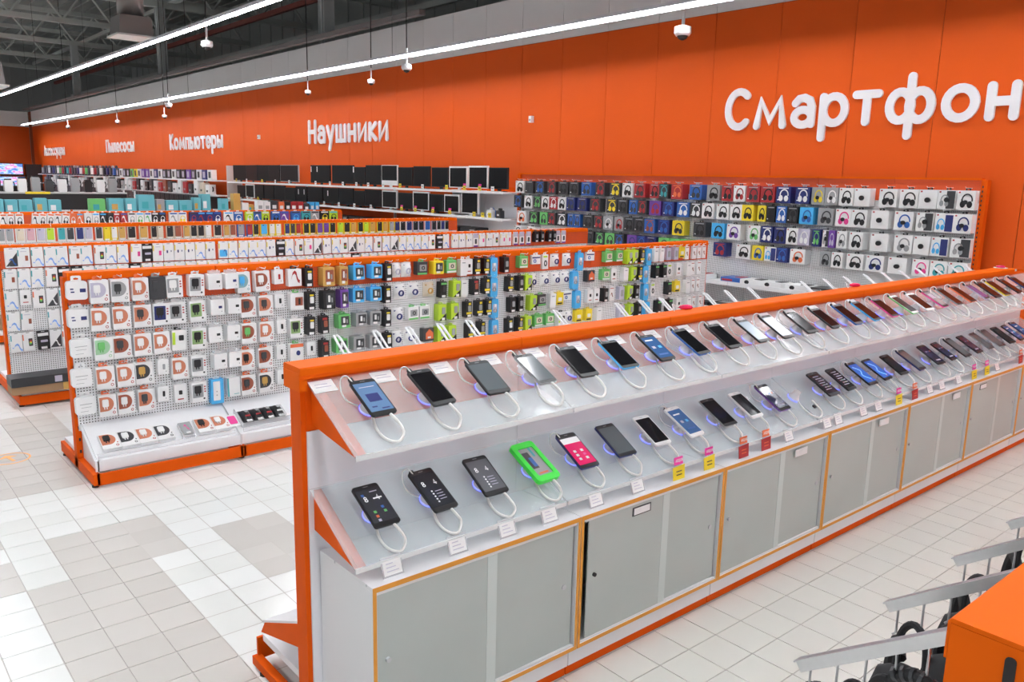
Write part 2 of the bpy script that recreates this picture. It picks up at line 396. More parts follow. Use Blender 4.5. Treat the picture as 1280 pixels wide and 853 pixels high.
build('floor_behind', MB().box(-7, -1.98, -12, FAR_W, -.004, 0).box(-1.98, 16.5, -12, -1.97, -.004, 0), TILE_C[0], g)
# round arrow sticker on the floor
t = thing('floor_sticker', 'round orange outline sticker with an arrow on the floor tiles', 'sticker', (.93, 6.70, .0))
mb = MB()
for k in range(28):
    a, b = 2*math.pi*k/28, 2*math.pi*(k+1)/28
    mb.prism([(.135*math.cos(a), .135*math.sin(a)), (.135*math.cos(b), .135*math.sin(b)), (.122*math.cos(b), .122*math.sin(b)), (.122*math.cos(a), .122*math.sin(a))], .0005, .0015, 'z')
STK = mat('sticker_orange', (.85, .38, .10), .5)
build('outline', mb, STK, t)
build('arrow', MB().prism([(-.01, -.075), (.012, -.075), (.012, .03), (.06, .03), (0, .09), (-.06, .03), (-.01, .03)], .0005, .0015, 'z'), STK, t, rot=(0, 0, .2))

# ---- orange wall with its panels, white band above
wall = build('wall_back', MB().box(WALL_U+.012, WALL_U+.15, -12, FAR_W, 0, BAND_TOP), mat('wall_core', (.25, .06, .02), .8))
struct(wall)
WALLP = mat('wall_orange', (.76, .102, .009), .5, spec=.2, noise=.03, nscale=1.5)
BANDP = mat('wall_white_band', (.80, .79, .80), .5, noise=.03, nscale=2)
me_p = MB().box(0, .012, -.4965, .4965, 0, WALL_TOP).mesh('wall_panel')
me_b = MB().box(0, .014, -.497, .497, WALL_TOP+.006, BAND_TOP).mesh('band_panel')
k = 0
w = -11.3
while w < FAR_W-.5:
    ob('wall_panel', me_p, WALLP, wall, (WALL_U, w, 0))
    ob('band_panel', me_b, BANDP, wall, (WALL_U-.004, w, 0))
    w += 1.0
fw = build('wall_far', MB().box(-3, WALL_U, FAR_W, FAR_W+.15, 0, WALL_TOP), WALLP); struct(fw)
build('band_panel', MB().box(-3, WALL_U-.01, FAR_W-.01, FAR_W+.14, WALL_TOP+.006, BAND_TOP), BANDP, fw)
STEELW = mat('hall_cladding', (.40, .42, .41), .6, noise=.08, nscale=1)
hall = build('wall_hall', MB().box(15.9, 16.05, -12, FAR_W+8, 0, 10.5), STEELW); struct(hall)
me_r = MB().box(-.03, 0, -.05, .05, 0, 10.4).mesh('cladding_rib')
for k in range(58): ob('cladding_rib', me_r, STEELW, hall, (15.9, -2.5+1.1*k, 0))
hf = build('wall_hall_end', MB().box(-6, 16, FAR_W+8, FAR_W+8.15, 0, 10.5), STEELW); struct(hf)
me_r = MB().box(-.05, .05, -.03, 0, 0, 10.4).mesh('cladding_rib')
for k in range(20): ob('cladding_rib', me_r, STEELW, hf, (-5+1.1*k, FAR_W+8, 0))
# ---- roof and steelwork
ROOFM = mat('roof_deck', (.28, .30, .29), .6, noise=.1, nscale=1)
roof = build('ceiling', MB().box(-7, 16, -12, FAR_W+8, 9.6, 9.7), ROOFM); struct(roof)
me_r = MB().box(-.06, .06, -4, FAR_W+8, -.06, 0).mesh('deck_rib')
for k in range(36): ob('deck_rib', me_r, ROOFM, roof, (-5.5+.6*k, 0, 9.6))
TRUSS = mat('truss_steel', (.52, .54, .52), .5, noise=.05, nscale=3)
def bar(mb, a, b, r):
    a, b = Vector(a), Vector(b)
    mb.tube([a, b], r, 4)
for n, w in enumerate((19.1, 25.2, 31.2, 37.2, 43.3, 49.3, 55)):
    t = struct(build('trim_%d' % (n+1), MB().box(-6, 15.9, w-.09, w+.09, 7.7, 7.9), TRUSS), 'grey steel roof truss with zigzag bracing')
    build('upper_chord', MB().box(-6, 15.9, w-.09, w+.09, 9.0, 9.18), TRUSS, t)
    me_d = MB(); bar(me_d, (0, 0, 7.85), (.9, 0, 9.05), .05); me_d = me_d.mesh('diagonal')
    me_e = MB(); bar(me_e, (.9, 0, 9.05), (1.8, 0, 7.85), .05); me_e = me_e.mesh('diagonal')
    for k in range(12):
        ob('diagonal', me_d, TRUSS, t, (-6+1.8*k, w, 0)); ob('diagonal', me_e, TRUSS, t, (-6+1.8*k, w, 0))
COLM = mat('column_grey', (.50, .52, .53), .5)
for n, w in enumerate((19.1, 31.2, 43.3)):
    c = struct(build('trim_%d' % (n+11), MB().box(10.0, 10.28, w-.02, w+.02, 0, 7.7).box(10.0, 10.28, w-.15, w-.13, 0, 7.7).box(10.0, 10.28, w+.13, w+.15, 0, 7.7).box(10.13, 10.15, w-.15, w+.15, 0, 7.7), COLM), 'light grey steel column behind the orange wall')
b = struct(build('trim_21', MB().box(9.42, 9.56, 14, FAR_W, 5.17, 5.27), mat('cable_tray', (.17, .15, .15), .5)), 'dark cable tray running above the white wall band')
for k, (z, uu) in enumerate(((7.3, 12.6), (6.6, 13.5))):
    struct(build('trim_%d' % (31+k), MB().box(uu-.07, uu+.07, 10, FAR_W+7, z, z+.16), mat('red_pipe', (.22, .05, .04), .5) if k == 0 else TRUSS), 'red pipe under the roof' if k == 0 else 'grey rail on the hall wall')
for k, uu in enumerate((-3.5, 1.5, 6.5, 11.5)):
    struct(build('trim_%d' % (41+k), MB().box(uu-.06, uu+.06, 6, FAR_W+7, 8.35, 8.5), TRUSS), 'grey steel purlin tying the trusses')
# ---- air ducts
DUCT = mat('duct_grey', (.26, .24, .235), .45, .4)
for n, (u, w, zb, lab) in enumerate(((6.55, 22.3, 5.75, 'grey round air duct ending in a square diffuser box, beside a column'), (3.0, 20.6, 4.2, 'grey round air duct at the left edge ending below the roof trusses'))):
    if n == 1: lab = 'tall grey round air duct reaching lower than the other duct'
    t = thing('air_duct', lab, 'duct', (u, w, zb))
    build('pipe', MB().lathe([(.30, .0), (.34, 9.45-zb)], 20), DUCT, t, True)
    build('diffuser_box', MB().prism([(-.36, .02), (-.40, -.42), (.40, -.42), (.36, .02)][::-1], -.4, .4), DUCT, t)
    build('diffuser_rim', MB().box(-.46, .46, -.46, .46, -.46, -.42), mat('diffuser_white', (.7, .7, .68), .5), t)

# ---- LED light lines (real lamps of the hall)
LEDM = mat('led_diffuser', (.95, .97, 1.0), .5, emit=LED_STRENGTH)
LEDH = mat('led_housing_and_shield', (.72, .70, .76), .4)
for n, u in enumerate((8.8, 4.93, 1.06, -2.8)):
    lab = ['long glowing white light line along the orange wall', 'long glowing white light line over the gondola ends', 'long light line hanging over the near aisle', 'long light line hanging over the far aisle'][n]
    t = thing('light_line', lab, 'light', (u, 0, LED_Z), group='continuous light lines under the roof')
    build('housing', MB().box(-.034, .040, -11, FAR_W-2.0, 0, .05).box(.034, .040, -11, FAR_W-2.0, -.046 if n == 0 else -.024, .0), LEDH, t)  # housing, plus an added wall-side wing that keeps light off the upper wall
    mb = MB()
    for k in range(50): mb.box(-.026, .026, -11+k*1.2, -11+k*1.2+1.2, -.019, 0)
    d = mb.mesh('diffuser')
    ob('diffuser', d, LEDM, t)
    me_w = MB().tube([(0, 0, .06), (0, 0, 9.5-LED_Z)], .004, 4).mesh('suspension_wire')
    for k in range(5): ob('suspension_wire', me_w, DARKHOLE, t, (0, 3+11*k, 0))

# ---- cameras hanging from the roof, sensor on the wall
CAMW = mat('camera_white', (.85, .85, .87), .3)
cams = [(9.07, 7.30, 4.03, 1.2), (8.6, 13.2, 4.03, 1.0), (5.27, 14.0, 4.13, 1.0), (9.05, 15.2, 3.97, .8), (9.0, 17.9, 3.93, .75), (8.65, 26.3, 4.05, 1.05), (9.0, 27.8, 3.82, .8), (9.0, 33.0, 3.85, .9), (8.9, 40.0, 3.9, .9)]
cdesc = ['white dome camera on a rod close to the smartphones lettering, beside the light line', 'white dome camera on a rod below the wall light line, above the round-lettered sign',
         'white dome camera hanging from the aisle light line', 'small grey sensor hanging below the wall light line above the monitors', 'small grey sensor hanging above the monitors further along',
         'white dome camera on a rod above the computer sign', 'small sensor on a wire above the computer sign', 'small sensor hanging between the two far signs', 'small sensor hanging by the farthest sign']
for (u, w, z, s), lab in zip(cams, cdesc):
    t = thing('dome_camera', lab, 'camera', (u, w, z), group='cameras hanging from the roof')
    build('housing', MB().lathe([(.075*s, -.04*s), (.095*s, -.01*s), (.09*s, .055*s), (.03*s, .075*s)], 16), CAMW, t, True)
    build('lens', MB().lathe([(.012*s, -.085*s), (.045*s, -.07*s), (.06*s, -.04*s)], 14), DARKHOLE, t, True)
    build('rod', MB().tube([(0, 0, .07*s), (0, 0, .34*s)], .018*s, 8), CAMW, t)
    build('cable', MB().tube([(0, 0, .34*s), (0, 0, 9.5-z)], .01, 5), DARKHOLE, t)
t = thing('wall_sensor', 'small white sensor box fixed to the orange wall', 'sensor', (WALL_U, 10.9, 3.04))
build('case', MB().box(-.06, 0, -.035, .035, 0, .11), CAMW, t); build('lens', MB().box(-.066, -.06, -.02, .02, .03, .06), pm('g'), t)
t = thing('wall_sensor', 'small white sensor box on the wall left of the eight-letter sign', 'sensor', (WALL_U, 22.1, 3.02))
build('case', MB().box(-.06, 0, -.035, .035, 0, .11), CAMW, t); build('lens', MB().box(-.066, -.06, -.02, .02, .03, .06), pm('g'), t)

# ---- raised lettering
def E(cx, cz, rx, rz, a0=0, a1=360, n=22): return circ(cx, cz, rx, rz, n+1 if a1-a0 == 360 else n, a0, a1) if a1-a0 != 360 else circ(cx, cz, rx, rz, n, 0, 360)+[(cx+rx, cz)]
X, B_, T_ = .66, .09, .91
GL = {
 'С': (.72, [E(.40, .5, .31, .41, 48, 312)]), 'с': (.56, [E(.34, .375, .25, .285, 48, 312)]),
 'м': (.86, [[(.09, .09), (.18, X), (.43, .2), (.68, X), (.77, .09)]]),
 'а': (.60, [[(.11, .56), (.2, .65), (.33, .67), (.46, .61), (.52, .46), (.52, .09)], E(.31, .245, .21, .165)]),
 'р': (.68, [[(.09, X), (.09, -.22)], E(.35, .375, .25, .285)]), 'т': (.60, [[(.06, X), (.54, X)], [(.30, X), (.30, .09)]]),
 'ф': (1.02, [[(.51, .95), (.51, -.22)], E(.31, .375, .22, .285), E(.71, .375, .22, .285)]), 'о': (.72, [E(.36, .375, .27, .285)]),
 'н': (.6, [[(.09, X), (.09, .09)], [(.51, X), (.51, .09)], [(.09, .375), (.51, .375)]]),
 'ы': (.74, [[(.09, X), (.09, .09), (.26, .09)], E(.26, .26, .16, .17, -90, 90, 9), [(.26, .43), (.09, .43)], [(.64, X), (.64, .09)]]),
 'ь': (.52, [[(.09, X), (.09, .09), (.26, .09)], E(.26, .26, .16, .17, -90, 90, 9), [(.26, .43), (.09, .43)]]),
 'Н': (.66, [[(.09, T_), (.09, .09)], [(.57, T_), (.57, .09)], [(.09, .5), (.57, .5)]]),
 'у': (.58, [[(.07, X), (.29, .12)], [(.51, X), (.22, -.22)]]),
 'ш': (.78, [[(.09, X), (.09, .09), (.69, .09), (.69, X)], [(.39, X), (.39, .09)]]),
 'и': (.62, [[(.09, X), (.09, .09), (.53, X), (.53, .09)]]), 'к': (.54, [[(.09, X), (.09, .09)], [(.45, X), (.12, .38), (.47, .09)]]),
 'К': (.62, [[(.09, T_), (.09, .09)], [(.52, T_), (.13, .5), (.56, .09)]]), 'п': (.59, [[(.09, .09), (.09, X), (.5, X), (.5, .09)]]),
 'П': (.68, [[(.09, .09), (.09, T_), (.59, T_), (.59, .09)]]),
 'ю': (.84, [[(.09, X), (.09, .09)], [(.09, .375), (.3, .375)], E(.53, .375, .22, .285)]),
 'е': (.64, [[(.10, .375), (.56, .375)] + E(.33, .375, .24, .285, 5, 315)]),
 'л': (.58, [[(.04, .09), (.12, .14), (.19, X), (.49, X), (.49, .09)]]),
 'А': (.70, [[(.08, .09), (.35, T_), (.62, .09)], [(.19, .34), (.51, .34)]]),
 'Ц': (.66, [[(.09, T_), (.09, .09), (.5, .09), (.5, T_)], [(.5, .09), (.6, .09), (.6, -.1)]]), 'И': (.66, [[(.09, T_), (.09, .09), (.55, T_), (.55, .09)]]),
 'Я': (.6, [[(.5, .09), (.5, T_), (.28, T_), (.12, .8), (.12, .6), (.28, .48), (.5, .48)], [(.3, .48), (.08, .09)]]),
 '8': (.6, [E(.3, .7, .17, .2), E(.3, .29, .2, .2)]), '4': (.6, [[(.4, .09), (.4, T_), (.08, .3), (.54, .3)]]),
 '%': (.8, [E(.2, .72, .13, .17), E(.6, .26, .13, .17), [(.62, T_), (.16, .09)]]), '1': (.4, [[(.08, .7), (.24, T_), (.24, .09)]]), '0': (.6, [E(.3, .5, .2, .4)]),
}
def glyph_mesh(ch, sx, h, depth, hw=.088):
    """each stroke is one rounded slab: an outline offset on both sides with half-round ends; front at y=-depth"""
    mb = MB()
    r = hw*h
    for q, st in enumerate(GL[ch][1]):
        P = [Vector((x*sx*h, z*h)) for x, z in st]
        P = [p for i, p in enumerate(P) if i == 0 or (p-P[i-1]).length > 1e-5]
        closed = (P[0]-P[-1]).length < 1e-4
        if closed: P = P[:-1]
        n = len(P); d = depth*(1+.035*q)
        lf, rt = [], []
        for i in range(n):
            a = (P[i]-P[i-1]) if (closed or i) else P[1]-P[0]
            b = (P[(i+1) % n]-P[i]) if (closed or i < n-1) else P[-1]-P[-2]
            a = a.normalized(); b = b.normalized()
            na, nb = Vector((-a.y, a.x)), Vector((-b.y, b.x))
            m = (na+nb)
            m = m.normalized() if m.length > 1e-3 else na
            k = min(1/max(m.dot(na), .3), 1.25)
            lf.append(P[i]+m*r*k); rt.append(P[i]-m*r*k)
        if closed:
            for i in range(n):
                j = (i+1) % n
                mb.prism([tuple(rt[i]), tuple(rt[j]), tuple(lf[j]), tuple(lf[i])], -d, 0)
        else:
            for i in range(n-1): mb.prism([tuple(rt[i]), tuple(rt[i+1]), tuple(lf[i+1]), tuple(lf[i])], -d, 0)
            for e, o in ((0, 1), (n-1, n-2)):
                t = (P[e]-P[o]).normalized(); a0 = math.degrees(math.atan2(t.y, t.x))
                mb.prism(circ(P[e].x, P[e].y, r, r, 9, a0-90, a0+90), -d, 0)
    return mb.mesh('letter')
def lettering(txt, label, w_left, w_right, z, h, depth=.03):
    t = thing('wall_sign', label, 'sign', (WALL_U, w_left, z), (0, 0, -math.pi/2), group='white lettering on the orange wall')
    gap = .10
    raw = sum(GL[c][0] for c in txt) + gap*(len(txt)-1)
    sx = (w_left-w_right)/(raw*h)
    x = 0
    for c in txt:
        ob('letter', glyph_mesh(c, sx, h, depth), mat('letter_white', (.84, .83, .86), .4), t, (x, 0, 0))
        x += (GL[c][0]+gap)*sx*h
lettering('Смартфоны', 'white raised lettering naming smartphones, on the wall above the headphone rack', 6.95, 2.86, 2.78, .55)
lettering('Наушники', 'white raised lettering naming headphones, on the wall above the monitors', 19.2, 15.5, 2.83, .58)
lettering('Компьютеры', 'white raised lettering naming computers, on the wall just past the monitors', 29.4, 24.7, 2.82, .53)
lettering('Пылесосы', 'white raised lettering naming vacuum cleaners, between the computers and accessories lettering', 37.2, 33.4, 2.81, .53)
lettering('Аксессуары', 'white raised lettering naming accessories, by the orange wall corner', 48.7, 44.3, 2.78, .52)

# ================================================================== GONDOLAS
def slots(parent, x, y, z0, z1, n, face='y'):
    me = MB().box(-.006, .006, -.003, 0, -.011, .011).mesh('slot') if face == 'y' else MB().box(-.003, 0, -.006, .006, -.011, .011).mesh('slot')
    for k in range(n): ob('slot', me, DARKHOLE, parent, (x, y, z0+(z1-z0)*k/max(1, n-1)))
def gondola(name, label, u, w, length, sec, h=1.368, orange_from=1.18, depth_f=.4, depth_b=.45, base_h=.1, panel_from=.1, plinth_front=True, nslots=0, tall_back=True):
    """double-sided run: posts, caps, back panels, base bars, plinths; local x along the run, front is -y"""
    t = thing(name, label, 'display rack', (u, w, 0))
    n = max(1, round(length/sec))
    L = length/n
    me_post = MB().box(-.02, .02, -.04, .04, .03, h).mesh('post')
    me_cap = MB().prism(rrect(L-.004, .13, .012, 2), .008, .036, 'z').mesh('cap')
    me_lip = MB().box(-L/2+.002, L/2-.002, -.066, -.060, -.012, .01).mesh('cap_lip')
    me_up = MB().box(-L/2+.002, L/2-.002, -.05, -.042, orange_from, h-.005).mesh('back_panel')
    me_lo = MB().box(-L/2+.002, L/2-.002, -.05, -.042, panel_from, orange_from-.004).mesh('back_panel')
    me_upb = MB().box(-L/2+.003, L/2-.003, .02, .03, orange_from, h-.005).mesh('back_panel')
    me_lob = MB().box(-L/2+.003, L/2-.003, .02, .03, panel_from, orange_from-.004).mesh('back_panel')
    me_foot = MB().box(-.02, .02, -depth_f, depth_b, .025, base_h).mesh('base_bar')
    me_pl = MB().box(-L/2+.003, L/2-.003, -.008, .008, .02, base_h).mesh('plinth')
    me_sh = MB().box(-L/2+.004, L/2-.004, 0, depth_b-.02, base_h, base_h+.03).mesh('base_shelf')
    me_ft = MB().lathe([(.022, 0), (.022, .012), (.008, .014), (.008, .03)], 10).mesh('foot')
    for k in range(n+1):
        p = ob('post', me_post, ORANGE_DULL, t, (k*L, 0, 0))
        if k == 0 and nslots: slots(p, .004, -.04, .15, h-.1, nslots)
        b = ob('base_bar', me_foot, ORANGE_DULL, t, (k*L, 0, 0))
        ob('foot', me_ft, DARKHOLE, b, (0, -depth_f+.05, 0)); ob('foot', me_ft, DARKHOLE, b, (0, depth_b-.05, 0))
    for k in range(n):
        x = (k+.5)*L
        c = ob('cap', me_cap, ORANGE, t, (x, 0, h-.005)); ob('cap_lip', me_lip, ORANGE, c, (0, 0, 0))
        ob('back_panel', me_up, PERF_O, t, (x, 0, 0)); ob('back_panel', me_lo, PERF_W, t, (x, 0, 0))
        if tall_back:
            ob('back_panel', me_upb, PERF_O, t, (x, 0, 0)); ob('back_panel', me_lob, PERF_W, t, (x, 0, 0))
        if plinth_front: ob('plinth', me_pl, ORANGE_DULL, t, (x, -depth_f+.008, 0))
        ob('plinth', me_pl, ORANGE_DULL, t, (x, depth_b-.008, 0))
        ob('base_shelf', me_sh, WHITE, t, (x, .0, 0))
    t['sec'] = L
    del t['sec']
    return t, L, n
me_hook = MB().tube([(0, 0, 0), (0, -.14, 0), (0, -.15, .012)], .003, 5).mesh('hook')
me_hook_s = MB().tube([(0, 0, 0), (0, -.075, 0), (0, -.082, .008)], .0025, 5).mesh('hook')

# ------------------------------------------------------------------ packaged goods: kind -> (description, width, height, depth, part list builder)
def goods(kind):
    k = kind
    if k[0] == 'D' and len(k) == 3:
        box = 'x' if k[1] == 'k' and k[2] == 'x' else 'w'
        win = {'v': 'v', 'x': 'g', 'o': 'a', 'k': 'x', 't': 'q', 'c': 'c', 'e': 'j'}[k[1]]
        pr_ = {'w': 'w', 'g': 'x', 'x': 'x', 'b': 's', 'e': 'e', 'd': 'd', 'k': 'k'}[k[2]]
        d = '%s box, D-shaped %s window, %s gadget' % ('dark' if box == 'x' else 'white', CNAME[win], {'w': 'white', 's': 'blue', 'e': 'green', 'd': 'gold'}.get(pr_, 'dark'))
        W, H, D = .118, .158, .06
        em = 'r' if win in 'avc' else win
        return d, W, H, D, [('body', 'card', 0, H/2, W, H, 0, D, box), ('window', 'D', -.06*W, .58*H, .80*W, .64*H, D, .002, win),
            ('gadget', 'plug', -.14*W, .58*H, .36*W, .44*H, D+.002, .008, pr_), ('emblem', 'ring', .33*W, .17*H, .17*W, .13*H, D, .001, em),
            ('dot', 'disc', .38*W, .34*H, .08*W, .06*H, D, .001, em), ('hang_tab', 'tab', -.05*W, H+.012, .5*W, .028, D*.6, .002, 'o' if box == 'w' else 'g')]
    if k[0] == 'S' and len(k) == 3:
        win = {'g': 'g', 'b': 'n', 'e': 'h'}[k[1]]; pr_ = {'w': 'w', 'k': 'k'}[k[2]]
        W, H, D = .112, .155, .06
        return 'white box, square %s window, %s charger' % (CNAME[win], CNAME[pr_]), W, H, D, [('body', 'card', 0, H/2, W, H, 0, D, 'w'),
            ('window', 'card', -.1*W, .56*H, .70*W, .64*H, D, .002, win), ('gadget', 'plug', -.12*W, .58*H, .44*W, .48*H, D+.002, .008, pr_),
            ('mark', 'plain', .37*W, .74*H, .11*W, .06*H, D, .001, 'r'), ('mark', 'plain', .37*W, .62*H, .11*W, .06*H, D, .001, 'r'), ('mark', 'plain', .37*W, .5*H, .11*W, .06*H, D, .001, 'r'),
            ('seal', 'disc', .3*W, .16*H, .13*W, .09*H, D, .001, 'x'), ('hang_tab', 'tab', -.05*W, H+.012, .5*W, .026, D*.6, .002, 'w')]
    if k in ('clam', 'clamb'):
        W, H, D = .128, .125, .045
        pl = [('body', 'rrect', 0, H/2, W, H, 0, D, 'w'), ('hang_tab', 'tab', .0, H+.014, .5*W, .042, D*.4, .003, 'w')]
        if k == 'clam': pl += [('print', 'rrect', -.25*W, .58*H, .16*W, .07*H, D, .001, 'n'), ('print', 'rrect', -.22*W, .42*H, .18*W, .07*H, D, .001, 'n'), ('print', 'card', .27*W, .5*H, .28*W, .2*H, D, .001, 'n')]
        else: pl += [('print', 'plain', 0, .6*H, .6*W, .03*H, D, .0006, 'g'), ('print', 'plain', 0, .42*H, .5*W, .02*H, D, .0006, 'g'), ('print', 'plain', -.1*W, .2*H, .4*W, .02*H, D, .0006, 'g')]
        return ('white rounded clamshell with navy cable print' if k == 'clam' else 'blank white rounded clamshell pack'), W, H, D, pl
    if k in ('pch', 'pchb'):
        W, H, D = .10, .115, .085
        pl = [('body', 'card', 0, H/2, W, H, 0, D, 'w'), ('hang_tab', 'card', 0, H+.012, .8*W, .026, D*.4, D*.5, CLEAR)]
        pl += [('print', 'rrect', .2*W, .5*H, .26*W, .16*H, D, .001, 'k' if k == 'pch' else 'n'), ('print', 'disc', .3*W, .22*H, .06*W, .05*H, D, .001, 'k')]
        return 'small white stack of packs, %s print' % ('black' if k == 'pch' else 'navy'), W, H, D, pl
    if k[:3] == 'bls':
        W, H, D = .075, .11, .05
        c = {'bls': 'r', 'blsk': 'k', 'blst': 'g'}[k]
        return {'bls': 'narrow clear-white blister, reddish gadget', 'blsk': 'narrow white blister, black gadget', 'blst': 'white blister with coiled cable'}[k], W, H, D, [
            ('body', 'card', 0, H/2, W, H, 0, D, 'w'), ('gadget', 'rrect', .05*W, .52*H, .2*W, .36*H, D, .006, c), ('dot', 'disc', .25*W, .2*H, .08*W, .06*H, D, .001, 'x'), ('hang_tab', 'tab', 0, H+.01, .6*W, .024, D*.5, .002, 'w')]
    if k in ('wro', 'wrw', 'redt'):
        W, H, D = .11, .135, .06
        c = {'wro': 'r', 'wrw': 'r', 'redt': 'r'}[k]
        pl = [('body', 'card', 0, H/2, W, H, 0, D, 'w')]
        if k == 'wro': pl += [('print', 'swoosh', .05*W, .56*H, .6*W, .6*H, D, .002, 'r'), ('hang_tab', 'tab', 0, H+.012, .5*W, .026, D*.5, .002, 'k')]
        elif k == 'wrw': pl += [('window', 'card', .15*W, .5*H, .58*W, .5*H, D, .002, 'c'), ('gadget', 'rrect', .17*W, .5*H, .14*W, .36*H, D+.002, .005, 'k'), ('hang_tab', 'tab', 0, H+.012, .5*W, .026, D*.5, .002, 'e')]
        else: pl += [('header', 'card', 0, .9*H, W, .2*H, D, .003, 'o'), ('gadget', 'disc', .1*W, .45*H, .3*W, .3*H, D, .006, 'n'), ('hang_tab', 'tab', 0, H+.012, .5*W, .026, D*.5, .002, 'e')]
        return {'wro': 'white box with red curl print', 'wrw': 'white box with dark-red window', 'redt': 'white pack with orange-red header'}[k], W, H, D, pl
    if k in ('slm', 'sly', 'slk', 'slr', 'slg'):
        W, H, D = .066, .145, .07
        pl = [('body', 'card', 0, H/2, W, H, 0, D, 'k'), ('gadget', 'rrect', .06*W, .56*H, .46*W, .36*H, D, .006, {'slm': 'w', 'sly': 'g', 'slk': 'g', 'slr': 'c', 'slg': 'x'}[k]),
              ('price_label', 'plain', .02*W, .1*H, .6*W, .14*H, D, .001, 'w'), ('hang_tab', 'tab', 0, H+.01, .6*W, .024, D*.5, .002, 'k')]
        if k == 'slm': pl.append(('label_band', 'plain', .06*W, .82*H, .5*W, .09*H, D, .001, 'y'))
        if k == 'sly': pl += [('label_band', 'plain', 0, .27*H, .92*W, .13*H, D, .001, 'y'), ('label_band', 'plain', .15*W, .86*H, .4*W, .14*H, D, .001, 'y')]
        if k == 'slr': pl.append(('label_band', 'plain', 0, .84*H, .6*W, .12*H, D, .001, 'r'))
        if k == 'slg': pl.append(('label_band', 'plain', 0, .88*H, .9*W, .12*H, D, .001, 'e'))
        return {'slm': 'slim black pack, yellow top label', 'sly': 'slim black pack, two yellow bands', 'slk': 'plain slim black pack, grey gadget', 'slr': 'slim black pack, red stripe', 'slg': 'slim black pack, green header'}[k], W, H, D, pl
    if k[:3] == 'win':
        c = k[-1]; narrow = k.startswith('winn')
        W, H, D = (.075 if narrow else .105), (.15 if c in 'dkp' else .115), .085
        return '%s%s box with dark display window' % ('narrow ' if narrow else '', CNAME[c] if c != 'x' else 'grey-framed'), W, H, D, [
            ('body', 'card', 0, H/2, W, H, 0, D, 'g' if c == 'x' else c), ('window', 'card', .06*W, .54*H, .7*W, .66*H, D, .002, 'x' if c != 'd' else 'c'),
            ('gadget', 'rrect', -.05*W, .58*H, .16*W, .36*H, D+.002, .006, 'w'), ('gadget', 'rrect', .2*W, .5*H, .1*W, .26*H, D+.002, .006, 'g'),
            ('price_label', 'plain', -.05*W, .16*H, .36*W, .15*H, D+.002, .001, 'w'), ('hang_tab', 'tab', 0, H+.01, .5*W, .024, D*.5, .002, 'g' if c == 'x' else c)]
    if k in ('bag', 'bgb', 'bge'):
        W, H, D = .115, .13, .045
        c = {'bag': 'v', 'bgb': 'n', 'bge': 'd'}[k]
        return {'bag': 'puffy white bag with faint print', 'bgb': 'white bag with coiled navy cable', 'bge': 'beige poly bag with golden cable'}[k], W, H, D, [
            ('body', 'bag', 0, H/2, W, H, 0, D, 'w' if k != 'bge' else 'i'), ('cable', 'ring', .02*W, .42*H, .5*W, .42*H, D*.72, .012, c), ('print', 'plain', 0, .82*H, .7*W, .07*H, D*.25, .012, c), ('hang_tab', 'tab', 0, H+.008, .5*W, .02, .004, .002, 'w')]
    if k[:3] == 'grn':
        c = k[-1]
        W, H, D = .11, .115, .06
        return {'e': 'bright green pack with clear front', 'x': 'wide charcoal pack with green rim', 'w': 'white pack with green footer'}[c], W, H, D, [
            ('body', 'card', 0, H/2, W, H, 0, D, {'e': 'e', 'x': 'x', 'w': 'w'}[c]), ('window', 'card', .05*W, .54*H, .66*W, .5*H, D, .003, {'e': 'i', 'x': 'g', 'w': 'g'}[c]),
            ('label_band', 'plain', 0, .1*H, .9*W, .14*H, D, .002, {'e': 'w', 'x': 'e', 'w': 'e'}[c]), ('gadget', 'ring', .05*W, .54*H, .3*W, .3*H, D+.003, .004, 'x'), ('hang_tab', 'tab', 0, H+.01, .5*W, .024, D*.5, .002, 'e')]
    if k == 'lim':
        W, H, D = .085, .15, .075
        return 'lime pack with black lower corner', W, H, D, [('body', 'card', 0, H/2, W, H, 0, D, 'l'), ('gadget', 'rrect', .12*W, .62*H, .42*W, .42*H, D, .006, 'g'), ('corner', 'wedge', .02*W, .24*H, .92*W, .44*H, D, .002, 'k'),
            ('price_label', 'plain', .1*W, .12*H, .4*W, .16*H, D+.002, .001, 'w'), ('hang_tab', 'tab', 0, H+.01, .5*W, .024, D*.5, .002, 'l')]
    if k == 'sky':
        W, H, D = .085, .185, .05
        return 'tall sky-blue card with ring cable', W, H, D, [('body', 'rrect', 0, H/2, W, H, 0, D, 's'), ('window', 'rrect', 0, .52*H, .6*W, .42*H, D, .002, 'v'), ('cable', 'ring', 0, .4*H, .5*W, .22*H, D+.002, .006, 'g'), ('gadget', 'rrect', 0, .66*H, .24*W, .14*H, D+.002, .006, 'w'), ('hang_tab', 'tab', 0, H+.008, .5*W, .02, D*.5, .002, 's')]
    if k in ('wht', 'whk', 'whg', 'gry', 'pkt', 'wov', 'wrd', 'yel', 'hse', 'blu', 'tbx'):
        W, H, D = {'wht': (.075, .15, .06), 'whk': (.085, .14, .05), 'whg': (.1, .15, .06), 'gry': (.075, .14, .06), 'pkt': (.115, .09, .03), 'wov': (.075, .145, .03), 'wrd': (.07, .15, .03), 'yel': (.095, .125, .05), 'hse': (.115, .12, .06), 'blu': (.095, .19, .05), 'tbx': (.095, .145, .075)}[k]
        body = {'gry': 'v', 'yel': 'y', 'hse': 'x', 'blu': 's'}.get(k, 'w')
        pl = [('body', 'card', 0, H/2, W, H, 0, D, body), ('hang_tab', 'tab', 0, H+.008, .5*W, .022, D*.5, .002, {'whg': 'k', 'yel': 'y', 'gry': 'g'}.get(k, 'w'))]
        if k in ('wht',): pl += [('print', 'plain', 0, .8*H, .5*W, .06*H, D, .001, 'g')]
